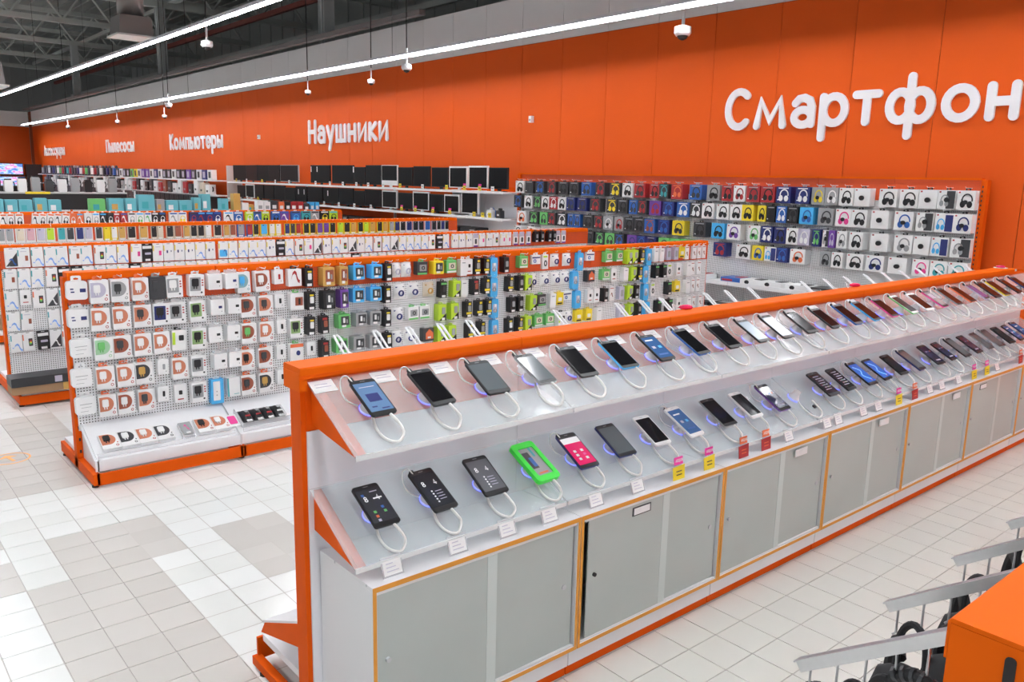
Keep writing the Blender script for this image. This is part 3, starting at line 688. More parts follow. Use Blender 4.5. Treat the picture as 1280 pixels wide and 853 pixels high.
        if k == 'whk': pl += [('gadget', 'rrect', .0, .56*H, .28*W, .22*H, D, .005, 'k'), ('print', 'plain', 0, .2*H, .5*W, .06*H, D, .001, 'r')]
        if k == 'whg': pl += [('label_band', 'plain', -.38*W, .6*H, .2*W, .6*H, D, .002, 'l'), ('gadget', 'rrect', .15*W, .62*H, .34*W, .26*H, D, .006, 'k')]
        if k == 'gry': pl += [('gadget', 'rrect', 0, .5*H, .5*W, .5*H, D, .004, 'g')]
        if k == 'pkt': pl += [('label_band', 'plain', 0, .72*H, .9*W, .14*H, D, .001, 'n'), ('gadget', 'ring', -.15*W, .35*H, .3*W, .4*H, D, .004, 'b')]
        if k == 'wov': pl += [('cable', 'ring', 0, .4*H, .5*W, .42*H, D, .006, 'x'), ('label_band', 'plain', 0, .86*H, .7*W, .12*H, D, .001, 'l')]
        if k == 'wrd': pl += [('print', 'plain', 0, .92*H, .8*W, .05*H, D, .001, 'r'), ('gadget', 'swoosh', 0, .45*H, .4*W, .26*H, D, .004, 'c')]
        if k == 'yel': pl += [('gadget', 'rrect', 0, .45*H, .5*W, .3*H, D, .005, 'w'), ('print', 'plain', 0, .12*H, .7*W, .12*H, D, .001, 'k')]
        if k == 'hse': pl += [('window', 'house', .08*W, .55*H, .7*W, .75*H, D, .003, 'o'), ('print', 'plain', .05*W, .3*H, .3*W, .14*H, D+.003, .001, 'w')]
        if k == 'blu': pl += [('window', 'card', -.05*W, .52*H, .55*W, .78*H, D, .002, 'w'), ('dot', 'disc', -.05*W, .5*H, .1*W, .05*H, D+.002, .001, 'g'), ('dot', 'disc', -.05*W, .35*H, .1*W, .05*H, D+.002, .001, 'g')]
        if k == 'tbx': pl += [('label_band', 'plain', -.44*W, .5*H, .12*W, H, D, .001, 't'), ('print', 'plain', .2*W, .12*H, .4*W, .03*H, D, .001, 't')]
        return {'wht': 'plain white slim pack', 'whk': 'white card with black gadget', 'whg': 'white pack with lime edge', 'gry': 'lilac-grey blister pack', 'pkt': 'short white packet with navy stripe', 'wov': 'white card, dark oval cable', 'wrd': 'white card with red header',
                'yel': 'yellow pack with white gadget', 'hse': 'charcoal pack with orange house window', 'blu': 'tall bright-blue box with white panel', 'tbx': 'white box with teal edge'}[k], W, H, D, pl
    # screen protector boxes
    W, H, D = .098, .178, .03
    pl = [('body', 'card', 0, H/2, W, H, 0, D, 'k' if k == 'blk' else 'w'), ('hang_slot', 'rrect', 0, .96*H, .3*W, .025*H, D, .0008, 'x' if k != 'blk' else 'w')]
    strip = ('strip', 'plain', -.44*W, .72*H, .1*W, .3*H, D, .001, {'crv': 't', 'phn': 't', 'clr': 'o', 'whk': 't'}.get(k, 'y'))
    SW = mat('print_light_blue', (.22, .42, .85), .5)
    if k in ('crv', 'cry'): pl += [strip, ('print', 'swoosh', .12*W, .24*H, .7*W, .34*H, D, .001, SW), ('print', 'disc', -.33*W, .22*H, .12*W, .06*H, D, .001, SW)]
    if k in ('phn', 'phy'): pl += [strip, ('print', 'phone', .22*W, .46*H, .24*W, .26*H, D, .001, 'c' if k == 'phn' else 'm'), ('print', 'plain', 0, .8*H, .5*W, .03*H, D, .0006, 'v')]
    if k == 'clr': pl += [strip, ('print', 'phone', .18*W, .45*H, .36*W, .4*H, D, .001, 'x'), ('icon', 'disc', .18*W, .45*H, .2*W, .12*H, D+.001, .0006, 'y'), ('icon', 'disc', .16*W, .38*H, .2*W, .1*H, D+.001, .0008, 'e'), ('icon', 'disc', .2*W, .52*H, .2*W, .1*H, D+.001, .001, 'r')]
    if k in ('why', 'whk'): pl += [strip, ('print', 'rrect', -.14*W, .52*H, .14*W, .16*H, D, .001, 'n'), ('print', 'rrect', .24*W, .54*H, .08*W, .1*H, D, .001, 'n')]
    if k == 'blk': pl += [('label_band', 'plain', 0, .8*H, .9*W, .16*H, D, .001, 'w'), ('label_band', 'rrect', .05*W, .45*H, .6*W, .12*H, D, .001, 'v'), ('price_label', 'plain', .0, .1*H, .5*W, .12*H, D, .001, 'w')]
    if k in ('dgk', 'dgb'): pl += [('corner', 'wedge', .0, .42*H, .96*W, .7*H, D, .001, 'x'), ('label_band', 'swoosh', .05*W, .3*H, .6*W, .3*H, D+.001, .001, 'w' if k == 'dgk' else 'b')]
    if k == 'bly': pl += [strip, ('print', 'rrect', 0, .3*H, .8*W, .4*H, D, .001, 's'), ('print', 'swoosh', .2*W, .35*H, .4*W, .3*H, D+.001, .001, 'b')]
    if k == 'vio': pl += [('label_band', 'plain', 0, .82*H, W*.98, .34*H, D, .001, 'v'), ('gadget', 'rrect', 0, .4*H, .4*W, .36*H, D, .004, 'x'), ('corner', 'plain', 0, .06*H, .96*W, .12*H, D, .001, 'p')]
    nm = {'crv': 'white box, teal strip, blue swoosh', 'cry': 'white box, yellow strip, blue swoosh', 'phn': 'white box, teal strip, phone picture', 'phy': 'white box, yellow strip, phone picture', 'clr': 'white box, bright colourful phone picture', 'why': 'white box, yellow strip, navy icons',
          'whk': 'white box, teal strip, navy icons', 'blk': 'black box with white bands', 'dgk': 'white box with charcoal wedge', 'dgb': 'white box, charcoal wedge, blue streak', 'bly': 'white box with sky-blue picture', 'vio': 'narrow pack with lilac top'}[k]
    if k == 'vio': W2 = .075; pl = [(a, s, cx*W2/W, cz, ww*W2/W, hh, yb, th, c) for a, s, cx, cz, ww, hh, yb, th, c in pl]; W = W2
    return nm, W, H, D, pl

def hang(items, y, ztop, rackname, rowname, rack, group, name, cat, prev_scale=1.0, end='end post', hook=True, zoff=0.0, sag=0.0):
    xs = [float(e.split(':')[0]) for e in items]
    for i, e in enumerate(items):
        u, k = float(e.split(':')[0]), e.split(':')[1]
        d, W, H, D, pl = goods(k)
        room = min([abs(u-x) for j, x in enumerate(xs) if j != i] or [1])
        f = min(1.0, (room*.97)/W) if room < W*1.02 else 1.0
        r = random.Random(i*31+len(rowname)*7+int(u*100))
        t = thing(name, '%s, %s from %s, %s row of %s' % (d, nth(i), end, rowname, rackname), cat, (u, y, ztop-H), (0, 0, 0), group)
        t.rotation_euler = (0, r.uniform(-.03, .03), r.uniform(-.05, .05))
        if f < 1: pl = [(a, s, cx*f, cz, w_*f, h_, yb, th, c) for a, s, cx, cz, w_, h_, yb, th, c in pl]
        parts(t, pl)
        if hook: ob('hook', me_hook_s if D < .06 else me_hook, WIRE, rack, (u-rack.location.x, y-rack.location.y+.03, ztop+.024))

ROWN = ['top', 'second', 'third', 'fourth', 'bottom']
# ---- rack of chargers and cables
r2k, L, n = gondola('charger_rack', 'double-sided orange and white perforated rack hung with charger and cable packs', 1.27, 6.14, 7.0, 1.0, depth_f=.45, depth_b=.46, panel_from=.3, nslots=14)
for row, (txt, z) in enumerate(zip(CHARGER_ROWS, (1.345, 1.155, .95, .745, .545))):
    hang(txt.split(), 6.088, z, 'charger rack', ROWN[row], r2k, 'packs hanging on the charger rack', 'accessory_pack', 'package')
# slanted white trays at the foot
for k in range(7):
    x = (k+.5)*L
    tr = build('tray', MB().prism([(-.40, .174), (-.03, .355), (-.03, .34), (-.39, .16)], -L/2+.006, L/2-.006, 'x'), WHITE, r2k, loc=(x, 0, 0))
    build('tray_lip', MB().box(-L/2+.006, L/2-.006, -.415, -.398, .105, .18), WHITE, tr)
    build('clear_rail', MB().box(-L/2+.03, L/2-.03, -.385, -.381, .185, .215), CLEAR, tr)
for k in (0, 1, 7):
    build('tray_side', MB().prism([(-.415, .1), (-.03, .1), (-.03, .37), (-.415, .185)], -.004, .004, 'x'), WHITE, r2k, loc=(k*L+(.024 if k == 0 else 0), 0, 0))
SL = math.atan2(.181, .37)
def on_tray(name, label, u, down, W, H, D, pl, cat='package', group='packs lying on the slanted tray', spin=0.0):
    y, z = 6.14-.03-down*math.cos(SL)*.41, .357-down*math.sin(SL)*.41
    t = thing(name, label, cat, (u, y, z), (-math.pi/2+SL, 0, 0), group)
    t.rotation_euler = (Matrix.Rotation(SL, 3, 'X') @ Matrix.Rotation(-math.pi/2, 3, 'X') @ Matrix.Rotation(spin, 3, 'Y')).to_euler()
    parts(t, [(a, s, cx, cz, w_, h_, yb+.003, th, c) for a, s, cx, cz, w_, h_, yb, th, c in pl])
DL = [('Dok', 1.405), ('Dkg', 1.525), ('Dow', 1.645), ('Dkg', 1.765), ('Dok', 2.05), ('Dow', 2.17)]
for i, (k, u) in enumerate(DL):
    k2 = {'Dkg': 'Dkd'}.get(k, k)
    d, W, H, D, pl = goods(k2)
    if k == 'Dkg': pl = [p[:8]+('w',) if p[0] == 'gadget' else p for p in pl]; d = 'white box, D-shaped charcoal window, white gadget'
    pl = [(a, s, cx, cz, w_, h_, yb-.035 if yb >= .05 else yb, th if th < .05 else .025, c) for a, s, cx, cz, w_, h_, yb, th, c in pl if a != 'hang_tab']
    on_tray('accessory_pack', '%s, lying on slanted tray, %s from end post' % (d, nth(i)), u, .84, W, H, D, pl)
on_tray('accessory_pack', 'clear pack with grey phone case lying on slanted tray', 1.92, .86, .09, .15, .02, [('body', 'card', 0, .075, .09, .15, 0, .02, CLEAR), ('case', 'phone', 0, .08, .07, .125, .02, .006, 'g'), ('print', 'swoosh', 0, .09, .03, .05, .026, .001, 'm'), ('price_label', 'plain', 0, .03, .03, .02, .026, .001, 'w')])
on_tray('accessory_pack', 'pink patterned sachet lying at the end of the first slanted tray', 2.265, .8, .08, .13, .01, [('body', 'card', 0, .065, .08, .13, 0, .012, 'w'), ('print', 'rrect', 0, .07, .06, .09, .012, .001, 'm')])
on_tray('accessory_pack', 'white card with pink earbuds lying past the black pouches', 2.83, .78, .08, .13, .01, [('body', 'card', 0, .065, .08, .13, 0, .012, 'w'), ('gadget', 'disc', .01, .08, .03, .03, .012, .008, 'm'), ('gadget', 'disc', -.02, .04, .03, .03, .012, .008, 'm')])
t = thing('display_box', 'low clear tray holding four black pouches on the slanted tray', 'tray', (2.50, 6.14-.03-.82*.37, .357-.82*.181), (SL, 0, 0))
build('base', MB().box(-.19, .19, -.01, .17, .004, .008), CLEAR, t); build('front_wall', MB().box(-.19, .19, -.014, -.01, .004, .05), CLEAR, t); build('side_wall', MB().box(-.194, -.19, -.01, .17, .004, .04), CLEAR, t)
for i in range(4):
    on_tray('black_pouch', 'black zipped pouch in clear tray, %s from the end post' % nth(i), 2.375+i*.085, .80, .07, .15, .03,
            [('body', 'bag', 0, .075, .08, .16, .006, .045, 'k'), ('badge', 'disc', 0, .1, .022, .026, .05, .002, 'g'), ('print', 'plain', 0, .055, .04, .014, .044, .004, 'r' if i < 3 else 'w'), ('price_label', 'plain', 0, .012, .04, .02, .03, .006, 'w')], 'pouch', 'black pouches on the tray')
t = thing('storage_box', 'small white box with blue print on the rear base shelf', 'box', (1.36, 6.46, .13)); parts(t, [('body', 'card', 0, .07, .1, .14, 0, .12, 'w'), ('print', 'plain', 0, .1, .06, .03, .12, .001, 'b')])

# ---- rack of screen protectors behind it
r3k, L3, n3 = gondola('protector_rack', 'orange-capped rack filled with white screen protector boxes', 1.27, 8.62, 7.45, 1.065, depth_f=.48, depth_b=.6, panel_from=.2, nslots=14)
for row, (txt, z) in enumerate(zip(PROTECTOR_ROWS, (1.378, 1.188, .995, .80, .605))):
    hang(txt.split(), 8.568, z, 'protector rack', ROWN[row], r3k, 'boxes hanging on the protector rack', 'protector_box', 'box')
for k in range(7):
    build('base_tray', MB().box(-L3/2+.004, L3/2-.004, -.46, -.02, .1, .125), WHITE, r3k, loc=((k+.5)*L3, 0, 0))
t = thing('carton', 'long flat kraft carton under the black box on the base shelf', 'box', (1.62, 8.3, .126)); parts(t, [('body', 'card', 0, .035, .86, .07, 0, .2, KRAFT), ('tape', 'plain', 0, .035, .05, .071, .2, .001, 'd')])
t = thing('long_box', 'long flat black box with white sticker on the kraft carton', 'box', (1.62, 8.31, .197)); parts(t, [('body', 'card', 0, .04, .86, .08, 0, .22, mat('box_black', (.03, .032, .036), .45, noise=.1)), ('sticker', 'plain', -.06, .04, .06, .055, .22, .001, 'v')])

# ---- rack of phone cases
r4k, L4, n4 = gondola('case_rack', 'orange-capped rack hung with phone cases in coloured blisters', 1.27, 11.85, 7.45, 1.065, depth_f=.48, depth_b=.5, panel_from=.15, tall_back=False)
for row, z0 in ((0, 1.372),):
    items = CASE_ROW[0].split()
    xs = [float(e.split(':')[0]) for e in items]
    for i, e in enumerate(items):
        u, k = xs[i], e.split(':')[1]
        room = min(abs(u-x) for j, x in enumerate(xs) if j != i)
        W, H, D = min(.118, room*.95), .20, .03
        same = k[0] == k[1] and k[0] not in 'yo'
        card = {'g': 'w', 'v': 'w', 'i': 'w', 'm': 'w', 'l': 'w', 't': 'w', 'n': 'w', 'x': 'v', 'k': 'v', 'o': 'v', 'b': 'b', 'y': 'y'}[k[0]] if k[0] not in 'ob' else ('b' if k[0] == 'b' else 'i')
        case = k[1]
        t = thing('case_pack', '%s phone case on %s card, %s from the rack start, case rack' % (CNAME[case], CNAME[card], nth(i)), 'phone case', (u, 11.798, z0-H), group='phone cases hanging on the case rack')
        parts(t, [('card', 'card', 0, H/2, W, H, 0, .012, card), ('case', 'phone', 0, .52*H, .74*W, .72*H, .012, .014, case), ('camera_hole', 'rrect', -.12*W, .8*H, .2*W, .06*H, .026, .001, 'x' if case not in 'kxn' else 'g'), ('price_label', 'plain', 0, .07*H, .6*W, .09*H, .012, .002, 'w'), ('hang_tab', 'tab', 0, H+.01, .4*W, .024, .005, .002, card)])
        ob('hook', me_hook_s, WIRE, r4k, (u-1.27, -.01, z0+.024))
    # lower cartons seen past the post of the next rack
me_k = MB().box(-.12, .12, -.2, 0, 0, .16).mesh('carton')
for i in range(3):
    t = thing('carton', 'kraft carton on the base of the case rack, %s from its post' % nth(i), 'box', (1.45+i*.27, 11.8, .131)); ob('body', me_k, KRAFT, t); ob('tape', MB().box(-.02, .02, -.202, -.2, 0, .16).mesh('tape'), pm('d'), t)
for k in range(7): build('base_tray', MB().box(-L4/2+.004, L4/2-.004, -.46, -.02, .1, .125), WHITE, r4k, loc=((k+.5)*L4, 0, 0))
for k in range(4):
    t = thing('case_pack', 'pale blister pack low on the case rack, %s from its post' % nth(k), 'phone case', (1.40+.12*k, 11.798, .62), group='phone cases hanging on the case rack'); parts(t, [('card', 'card', 0, .1, .1, .2, 0, .012, 'w'), ('case', 'phone', 0, .1, .07, .14, .012, .012, 'cvig'[k])])

# ---- rack of small gadgets
r5k, L5, n5 = gondola('gadget_rack', 'orange-capped rack hung with headset and gadget packs', 1.27, 15.35, 7.1, 1.014, depth_f=.48, depth_b=.5, panel_from=.15, tall_back=False)
items = TOY_ROW[0].split(); xs = [float(e.split(':')[0]) for e in items]
for i, e in enumerate(items):
    u, k = xs[i], e.split(':')[1]
    room = min(abs(u-x) for j, x in enumerate(xs) if j != i)
    W, H, D = min(.19, room*.96), .2, .06
    t = thing('gadget_pack', '%s pack with %s picture, %s from the rack start, gadget rack' % (CNAME[k[0]], CNAME[k[1]], nth(i)), 'package', (u, 15.298, 1.378-H), (0, .12 if k == 'wx' else 0, 0), group='packs hanging on the gadget rack')
    parts(t, [('body', 'card', 0, H/2, W, H, 0, D, k[0]), ('picture', 'hp' if i % 3 else 'swoosh', 0, .42*H, .7*W, .55*H, D, .003, k[1]), ('header', 'plain', 0, .88*H, .8*W, .12*H, D, .002, 'o' if i < 9 else random.Random(i).choice('wbxs')), ('hang_tab', 'tab', 0, H+.01, .3*W, .024, D*.5, .002, 'w')])

# ================================================================== PHONE GONDOLA (tables of live phones over glass-door cabinets)
G1U, G1W, SEC = 1.265, 2.64, .985
UPR, UPF, LOR, LOF = (2.60, 1.365), (2.255, 1.175), (2.60, .965), (2.27, .775)   # rear and front edges (Y, Z) of the two sloping shelves
g1 = thing('phone_gondola', 'long orange gondola with two sloping frosted shelves for live phones', 'display rack', (G1U, G1W, 0))
NS = 7; L1 = [SEC]*7
xs1 = [0]
for l in L1: xs1.append(xs1[-1]+l)
me_post = MB().box(-.018, .018, -.04, .04, .03, 1.39).mesh('post')
for k, x in enumerate(xs1):
    p = ob('post', me_post, ORANGE_DULL, g1, (x, 0, 0))
    if k == 0: slots(p, .008, -.04, .1, 1.3, 26)
    b = build('base_bar', MB().box(-.018, .018, -.35, .49, .012, .05), ORANGE_DULL, g1, loc=(x, 0, 0))
    build('foot', MB().lathe([(.024, 0), (.024, .006), (.008, .008), (.008, .014)], 10, 0, .4), DARKHOLE, b)
    build('foot', MB().lathe([(.024, 0), (.024, .006), (.008, .008), (.008, .014)], 10, 0, -.3), DARKHOLE, b)
build('end_cap', MB().box(-.03, .0, -.062, .062, 1.33, 1.395), ORANGE, g1, loc=(0, 0, 0))
for k in range(NS):
    l, x = L1[k], xs1[k]+L1[k]/2
    a, b_ = -l/2+.002, l/2-.002
    if k == 0: a -= .03
    if k == NS-1: b_ = -l/2+.66
    c = build('cap', MB().prism([(-.065, 1.385), (-.065, 1.410), (-.06, 1.416), (.06, 1.416), (.065, 1.410), (.065, 1.385)][::-1], a, b_, 'x'), ORANGE, g1, loc=(x, 0, 0))
    build('cap_lip', MB().box(a, b_, -.066, -.06, 1.375, 1.388), ORANGE_DULL, c)
    build('back_panel', MB().box(-l/2+.001, l/2-.001, -.048, -.041, 1.18, 1.385), ORANGE_DULL, g1, loc=(x, 0, 0))
    build('back_panel', MB().box(-l/2+.001, l/2-.001, -.048, -.041, .07, 1.178), mat('panel_pale', (.80, .80, .84), .4), g1, loc=(x, 0, 0))
    build('back_panel', MB().box(-l/2+.02, l/2-.02, .02, .03, .12, 1.385), PERF_W, g1, loc=(x, 0, 0))
    build('base_shelf', MB().box(-l/2+.02, l/2-.02, .03, .46, .12, .15), WHITE, g1, loc=(x, 0, 0))
    build('rear_plinth', MB().box(-l/2+.003, l/2-.003, .476, .49, .03, .13), ORANGE_DULL, g1, loc=(x, 0, 0))
    build('plinth', MB().box(-l/2+.003, l/2-.003, -.395, -.375, .004, .053), ORANGE_DULL, g1, loc=(x, 0, 0))
    build('plinth_strip', MB().box(-l/2+.003, l/2-.003, -.41, -.05, .0535, .126), WHITE, g1, loc=(x, 0, 0))
    for nm, (yr, zr), (yf, zf) in (('sloping_shelf', UPR, UPF), ('sloping_shelf', LOR, LOF)):
        y0, y1 = yr-G1W, yf-G1W
        s = build(nm, MB().prism([(y1, zf-.003), (y1, zf+.003), (y0, zr+.003), (y0, zr-.003)][::-1], -l/2+.004, l/2-.004, 'x'), ACRYL, g1, loc=(x, 0, 0))
        s['label'] = 'frosted translucent acrylic shelf'
        build('front_lip', MB().box(-l/2+.004, l/2-.004, y1-.004, y1, zf-.012, zf+.006), mat('acrylic_edge', (.88, .92, .92), .1, alpha=.85), s)
for x in (0, sum(L1)):
    for (yr, zr), (yf, zf) in ((UPR, UPF), (LOR, LOF)):
        y0, y1 = yr-G1W, yf-G1W
        b = build('shelf_bracket', MB().prism([(y0, zr-.004), (y1, zf-.004), (y1+.01, zf-.015), (y0, zr-.16)], .02, .026, 'x'), ORANGE_DULL, g1, loc=(x, 0, 0))
        build('bracket_flange', MB().prism([(y0, zr-.004), (y1, zf-.004), (y1, zf-.008), (y0, zr-.008)], .026, .05, 'x'), ORANGE_DULL, b)
for x in xs1[1:-1]:
    for (yr, zr), (yf, zf) in ((UPR, UPF), (LOR, LOF)):
        y0, y1 = yr-G1W, yf-G1W
        build('shelf_bracket', MB().prism([(y0, zr-.005), (y1+.03, zf+.012), (y1+.03, zf+.0), (y0, zr-.1)], -.003, .003, 'x'), WHITE, g1, loc=(x, 0, 0))
# rear base bracket seen beyond the end post
build('rear_bracket', MB().prism([(.04, .40), (.36, .26), (.40, .20), (.04, .30)][::-1], -.012, -.006, 'x'), ORANGE_DULL, g1)
build('rear_shelf', MB().prism([(.04, .41), (.38, .262), (.38, .25), (.04, .398)][::-1], -.01, xs1[-1], 'x'), WHITE, g1)
# long wire hooks on the rear, rising over the cap
def loop_hook(x, z):
    mb = MB()
    mb.tube([(-.012, .03, z), (-.012, .34, z), (-.012, .41, z+.05), (-.008, .43, z+.06), (.008, .43, z+.06), (.012, .41, z+.05), (.012, .34, z), (.012, .03, z)], .0055, 6)
    return mb.mesh('rear_hook')
mh = loop_hook(0, 0)
for u in BACK_HOOKS:
    if u < G1U+sum(L1)-.05: ob('rear_hook', mh, WIRE, g1, (u-G1U, 0, 1.35))
for i in range(14): ob('rear_hook', mh, WIRE, g1, (.5+.46*i, 0, 1.22))

# ---- cabinets under the phones
SLOT = {}
for k in range(NS):
    l = L1[k]
    u0 = 1.302+SEC*k
    t = thing('display_cabinet', '%s glass-door cabinet from the end post, amber-edged, under the phone shelves' % nth(k), 'cabinet', (u0, 2.216, .127))
    Hc, Dc = .594, .372
    b = build('side_panel', MB().box(0, .016, .0, Dc, 0, Hc-.0165), LAMI, t); build('side_panel', MB().box(l-.02, l-.004, 0, Dc, 0, Hc-.0165), LAMI, t)
    build('top_panel', MB().box(0, l-.004, 0, Dc, Hc-.016, Hc), LAMI, t); build('bottom_panel', MB().box(.016, l-.02, 0, Dc, 0, .016), LAMI, t)
    build('back_board', MB().box(.016, l-.02, Dc-.006, Dc, .016, Hc-.016), LAMI, t)
    for nm, x0, x1, z0, z1 in (('edge_band', 0, l-.004, Hc-.018, Hc), ('edge_band', 0, l-.004, 0, .016), ('edge_band', 0, .014, .016, Hc-.018), ('edge_band', l-.018, l-.004, .016, Hc-.018)):
        build(nm, MB().box(x0, x1, -.002, 0, z0, z1), EDGE, t)
    build('door_track', MB().box(.018, l-.022, .004, .03, Hc-.032, Hc-.018), LAMI, t); build('door_track', MB().box(.018, l-.022, .004, .03, .016, .026), LAMI, t)
    mid = l*.5
    off = .03 if k == 1 else 0.0
    d1 = build('sliding_door', MB().box(.02+off, mid+.05+off, .006, .011, .026, Hc-.033), FROST, t)
    build('door_edge', MB().box(mid+.004+off, mid+.05+off, .0045, .0125, .026, Hc-.033), mat('glass_overlap', (.60, .66, .64), .3), d1)
    build('lock', MB().tube([(.05+off+.01, .006, .31), (.05+off+.01, -.004, .31)], .009, 10), GREY if k != 1 else DARKHOLE, d1)
    d2_ = build('sliding_door', MB().box(mid-.01, l-.03, .016, .021, .026, Hc-.033), FROST, t)
    build('door_edge', MB().box(mid-.01, mid-.004, .015, .022, .026, Hc-.033), LAMI, d2_)
    build('finger_pull', MB().tube([(l-.075, .016, .3), (l-.075, .013, .3)], .012, 12), GREY, d2_)
    if k in (1, 2, 3, 4, 5):
        px = {1: .38, 2: .70, 3: .66, 4: .74, 5: .22}[k]
        lb = build('name_plate', MB().box(px-.06, px+.06, .003 if k == 1 else .004, .006, Hc-.085, Hc-.045), pm('w') if k not in (1, 5) else pm('x'), d1 if px < mid else d2_)
        build('paper', MB().box(px-.052, px+.052, .002, .004, Hc-.08, Hc-.05), pm('w'), t)
    mb = MB()
    if k == 0:
        for zz in (0,): pass
    for (xx, zz) in ((.003, Hc-.05), (.003, Hc-.05)): pass
    # stock standing behind the frosted doors
    if k == 1:
        build('stored_box', MB().box(.03, .06, .04, .25, .02, Hc-.05), pm('k'), t)
for i, (y) in enumerate((.04, .26)):
    o = build('screw_cap', MB().tube([(-.001, y, .59), (.001, y, .59)], .005, 8), GREY, [q for q in bpy.data.objects if q.name == 'display_cabinet'][0])

# ---- phones on their stands
def shelf_frame(u, rear, front, along=.5):
    (yr, zr), (yf, zf) = rear, front
    y, z = yr+(yf-yr)*along, zr+(zf-zr)*along
    return (u, y, z+.003), math.atan2(zr-zf, yr-yf)
BLUE_GLOW = mat('stand_blue_led', (.12, .16, 1.0), .4, emit=2.6)
STANDW = mat('stand_white', (.82, .82, .84), .3)
CABLEW = mat('cable_white', (.84, .83, .80), .4)
me_base = MB().lathe([(.034, 0), (.034, .006), (.030, .012), (.020, .034), (.019, .0505)], 18).mesh('stand_base', True)
me_ring = MB().lathe([(.0345, .0005), (.0355, .002), (.0345, .004)], 20).mesh('glow_ring')
def smooth_path(pts, n=5):
    out = []
    P = [Vector(p) for p in pts]
    for i in range(len(P)-1):
        p0, p1, p2, p3 = P[max(i-1, 0)], P[i], P[i+1], P[min(i+2, len(P)-1)]
        for k in range(n):
            t = k/n
            out.append(.5*((2*p1)+(p2-p0)*t+(2*p0-5*p1+4*p2-p3)*t*t+(3*p1-p0-3*p2+p3)*t**3))
    out.append(P[-1])
    return out
def cable_mesh(v):
    r = random.Random(v)
    j = lambda s: r.uniform(-s, s)
    return MB().tube(smooth_path([(.022, -.088, .056), (.038, -.125+j(.01), .046), (.042+j(.008), -.155+j(.008), .03), (.018, -.178+j(.006), .014), (-.012, -.160, .008), (-.024, -.115, .006), (-.014, -.06, .006), (0, -.03, .006)]), .0054, 6).mesh('coil_cable', True)
CAB = [cable_mesh(v) for v in range(4)]
me_up = MB().tube(smooth_path([(-.035, .085, .058), (-.05, .11, .07), (-.062, .12, .05), (-.068, .09, .02), (-.06, .05, .008), (-.03, .02, .006)]), .0028, 5).mesh('charge_cable', True)
me_plug = MB().box(-.042, -.028, .088, .108, .05, .062).mesh('cable_plug')
def emat(name, rgb, e): return mat(name, rgb, .15, emit=e)
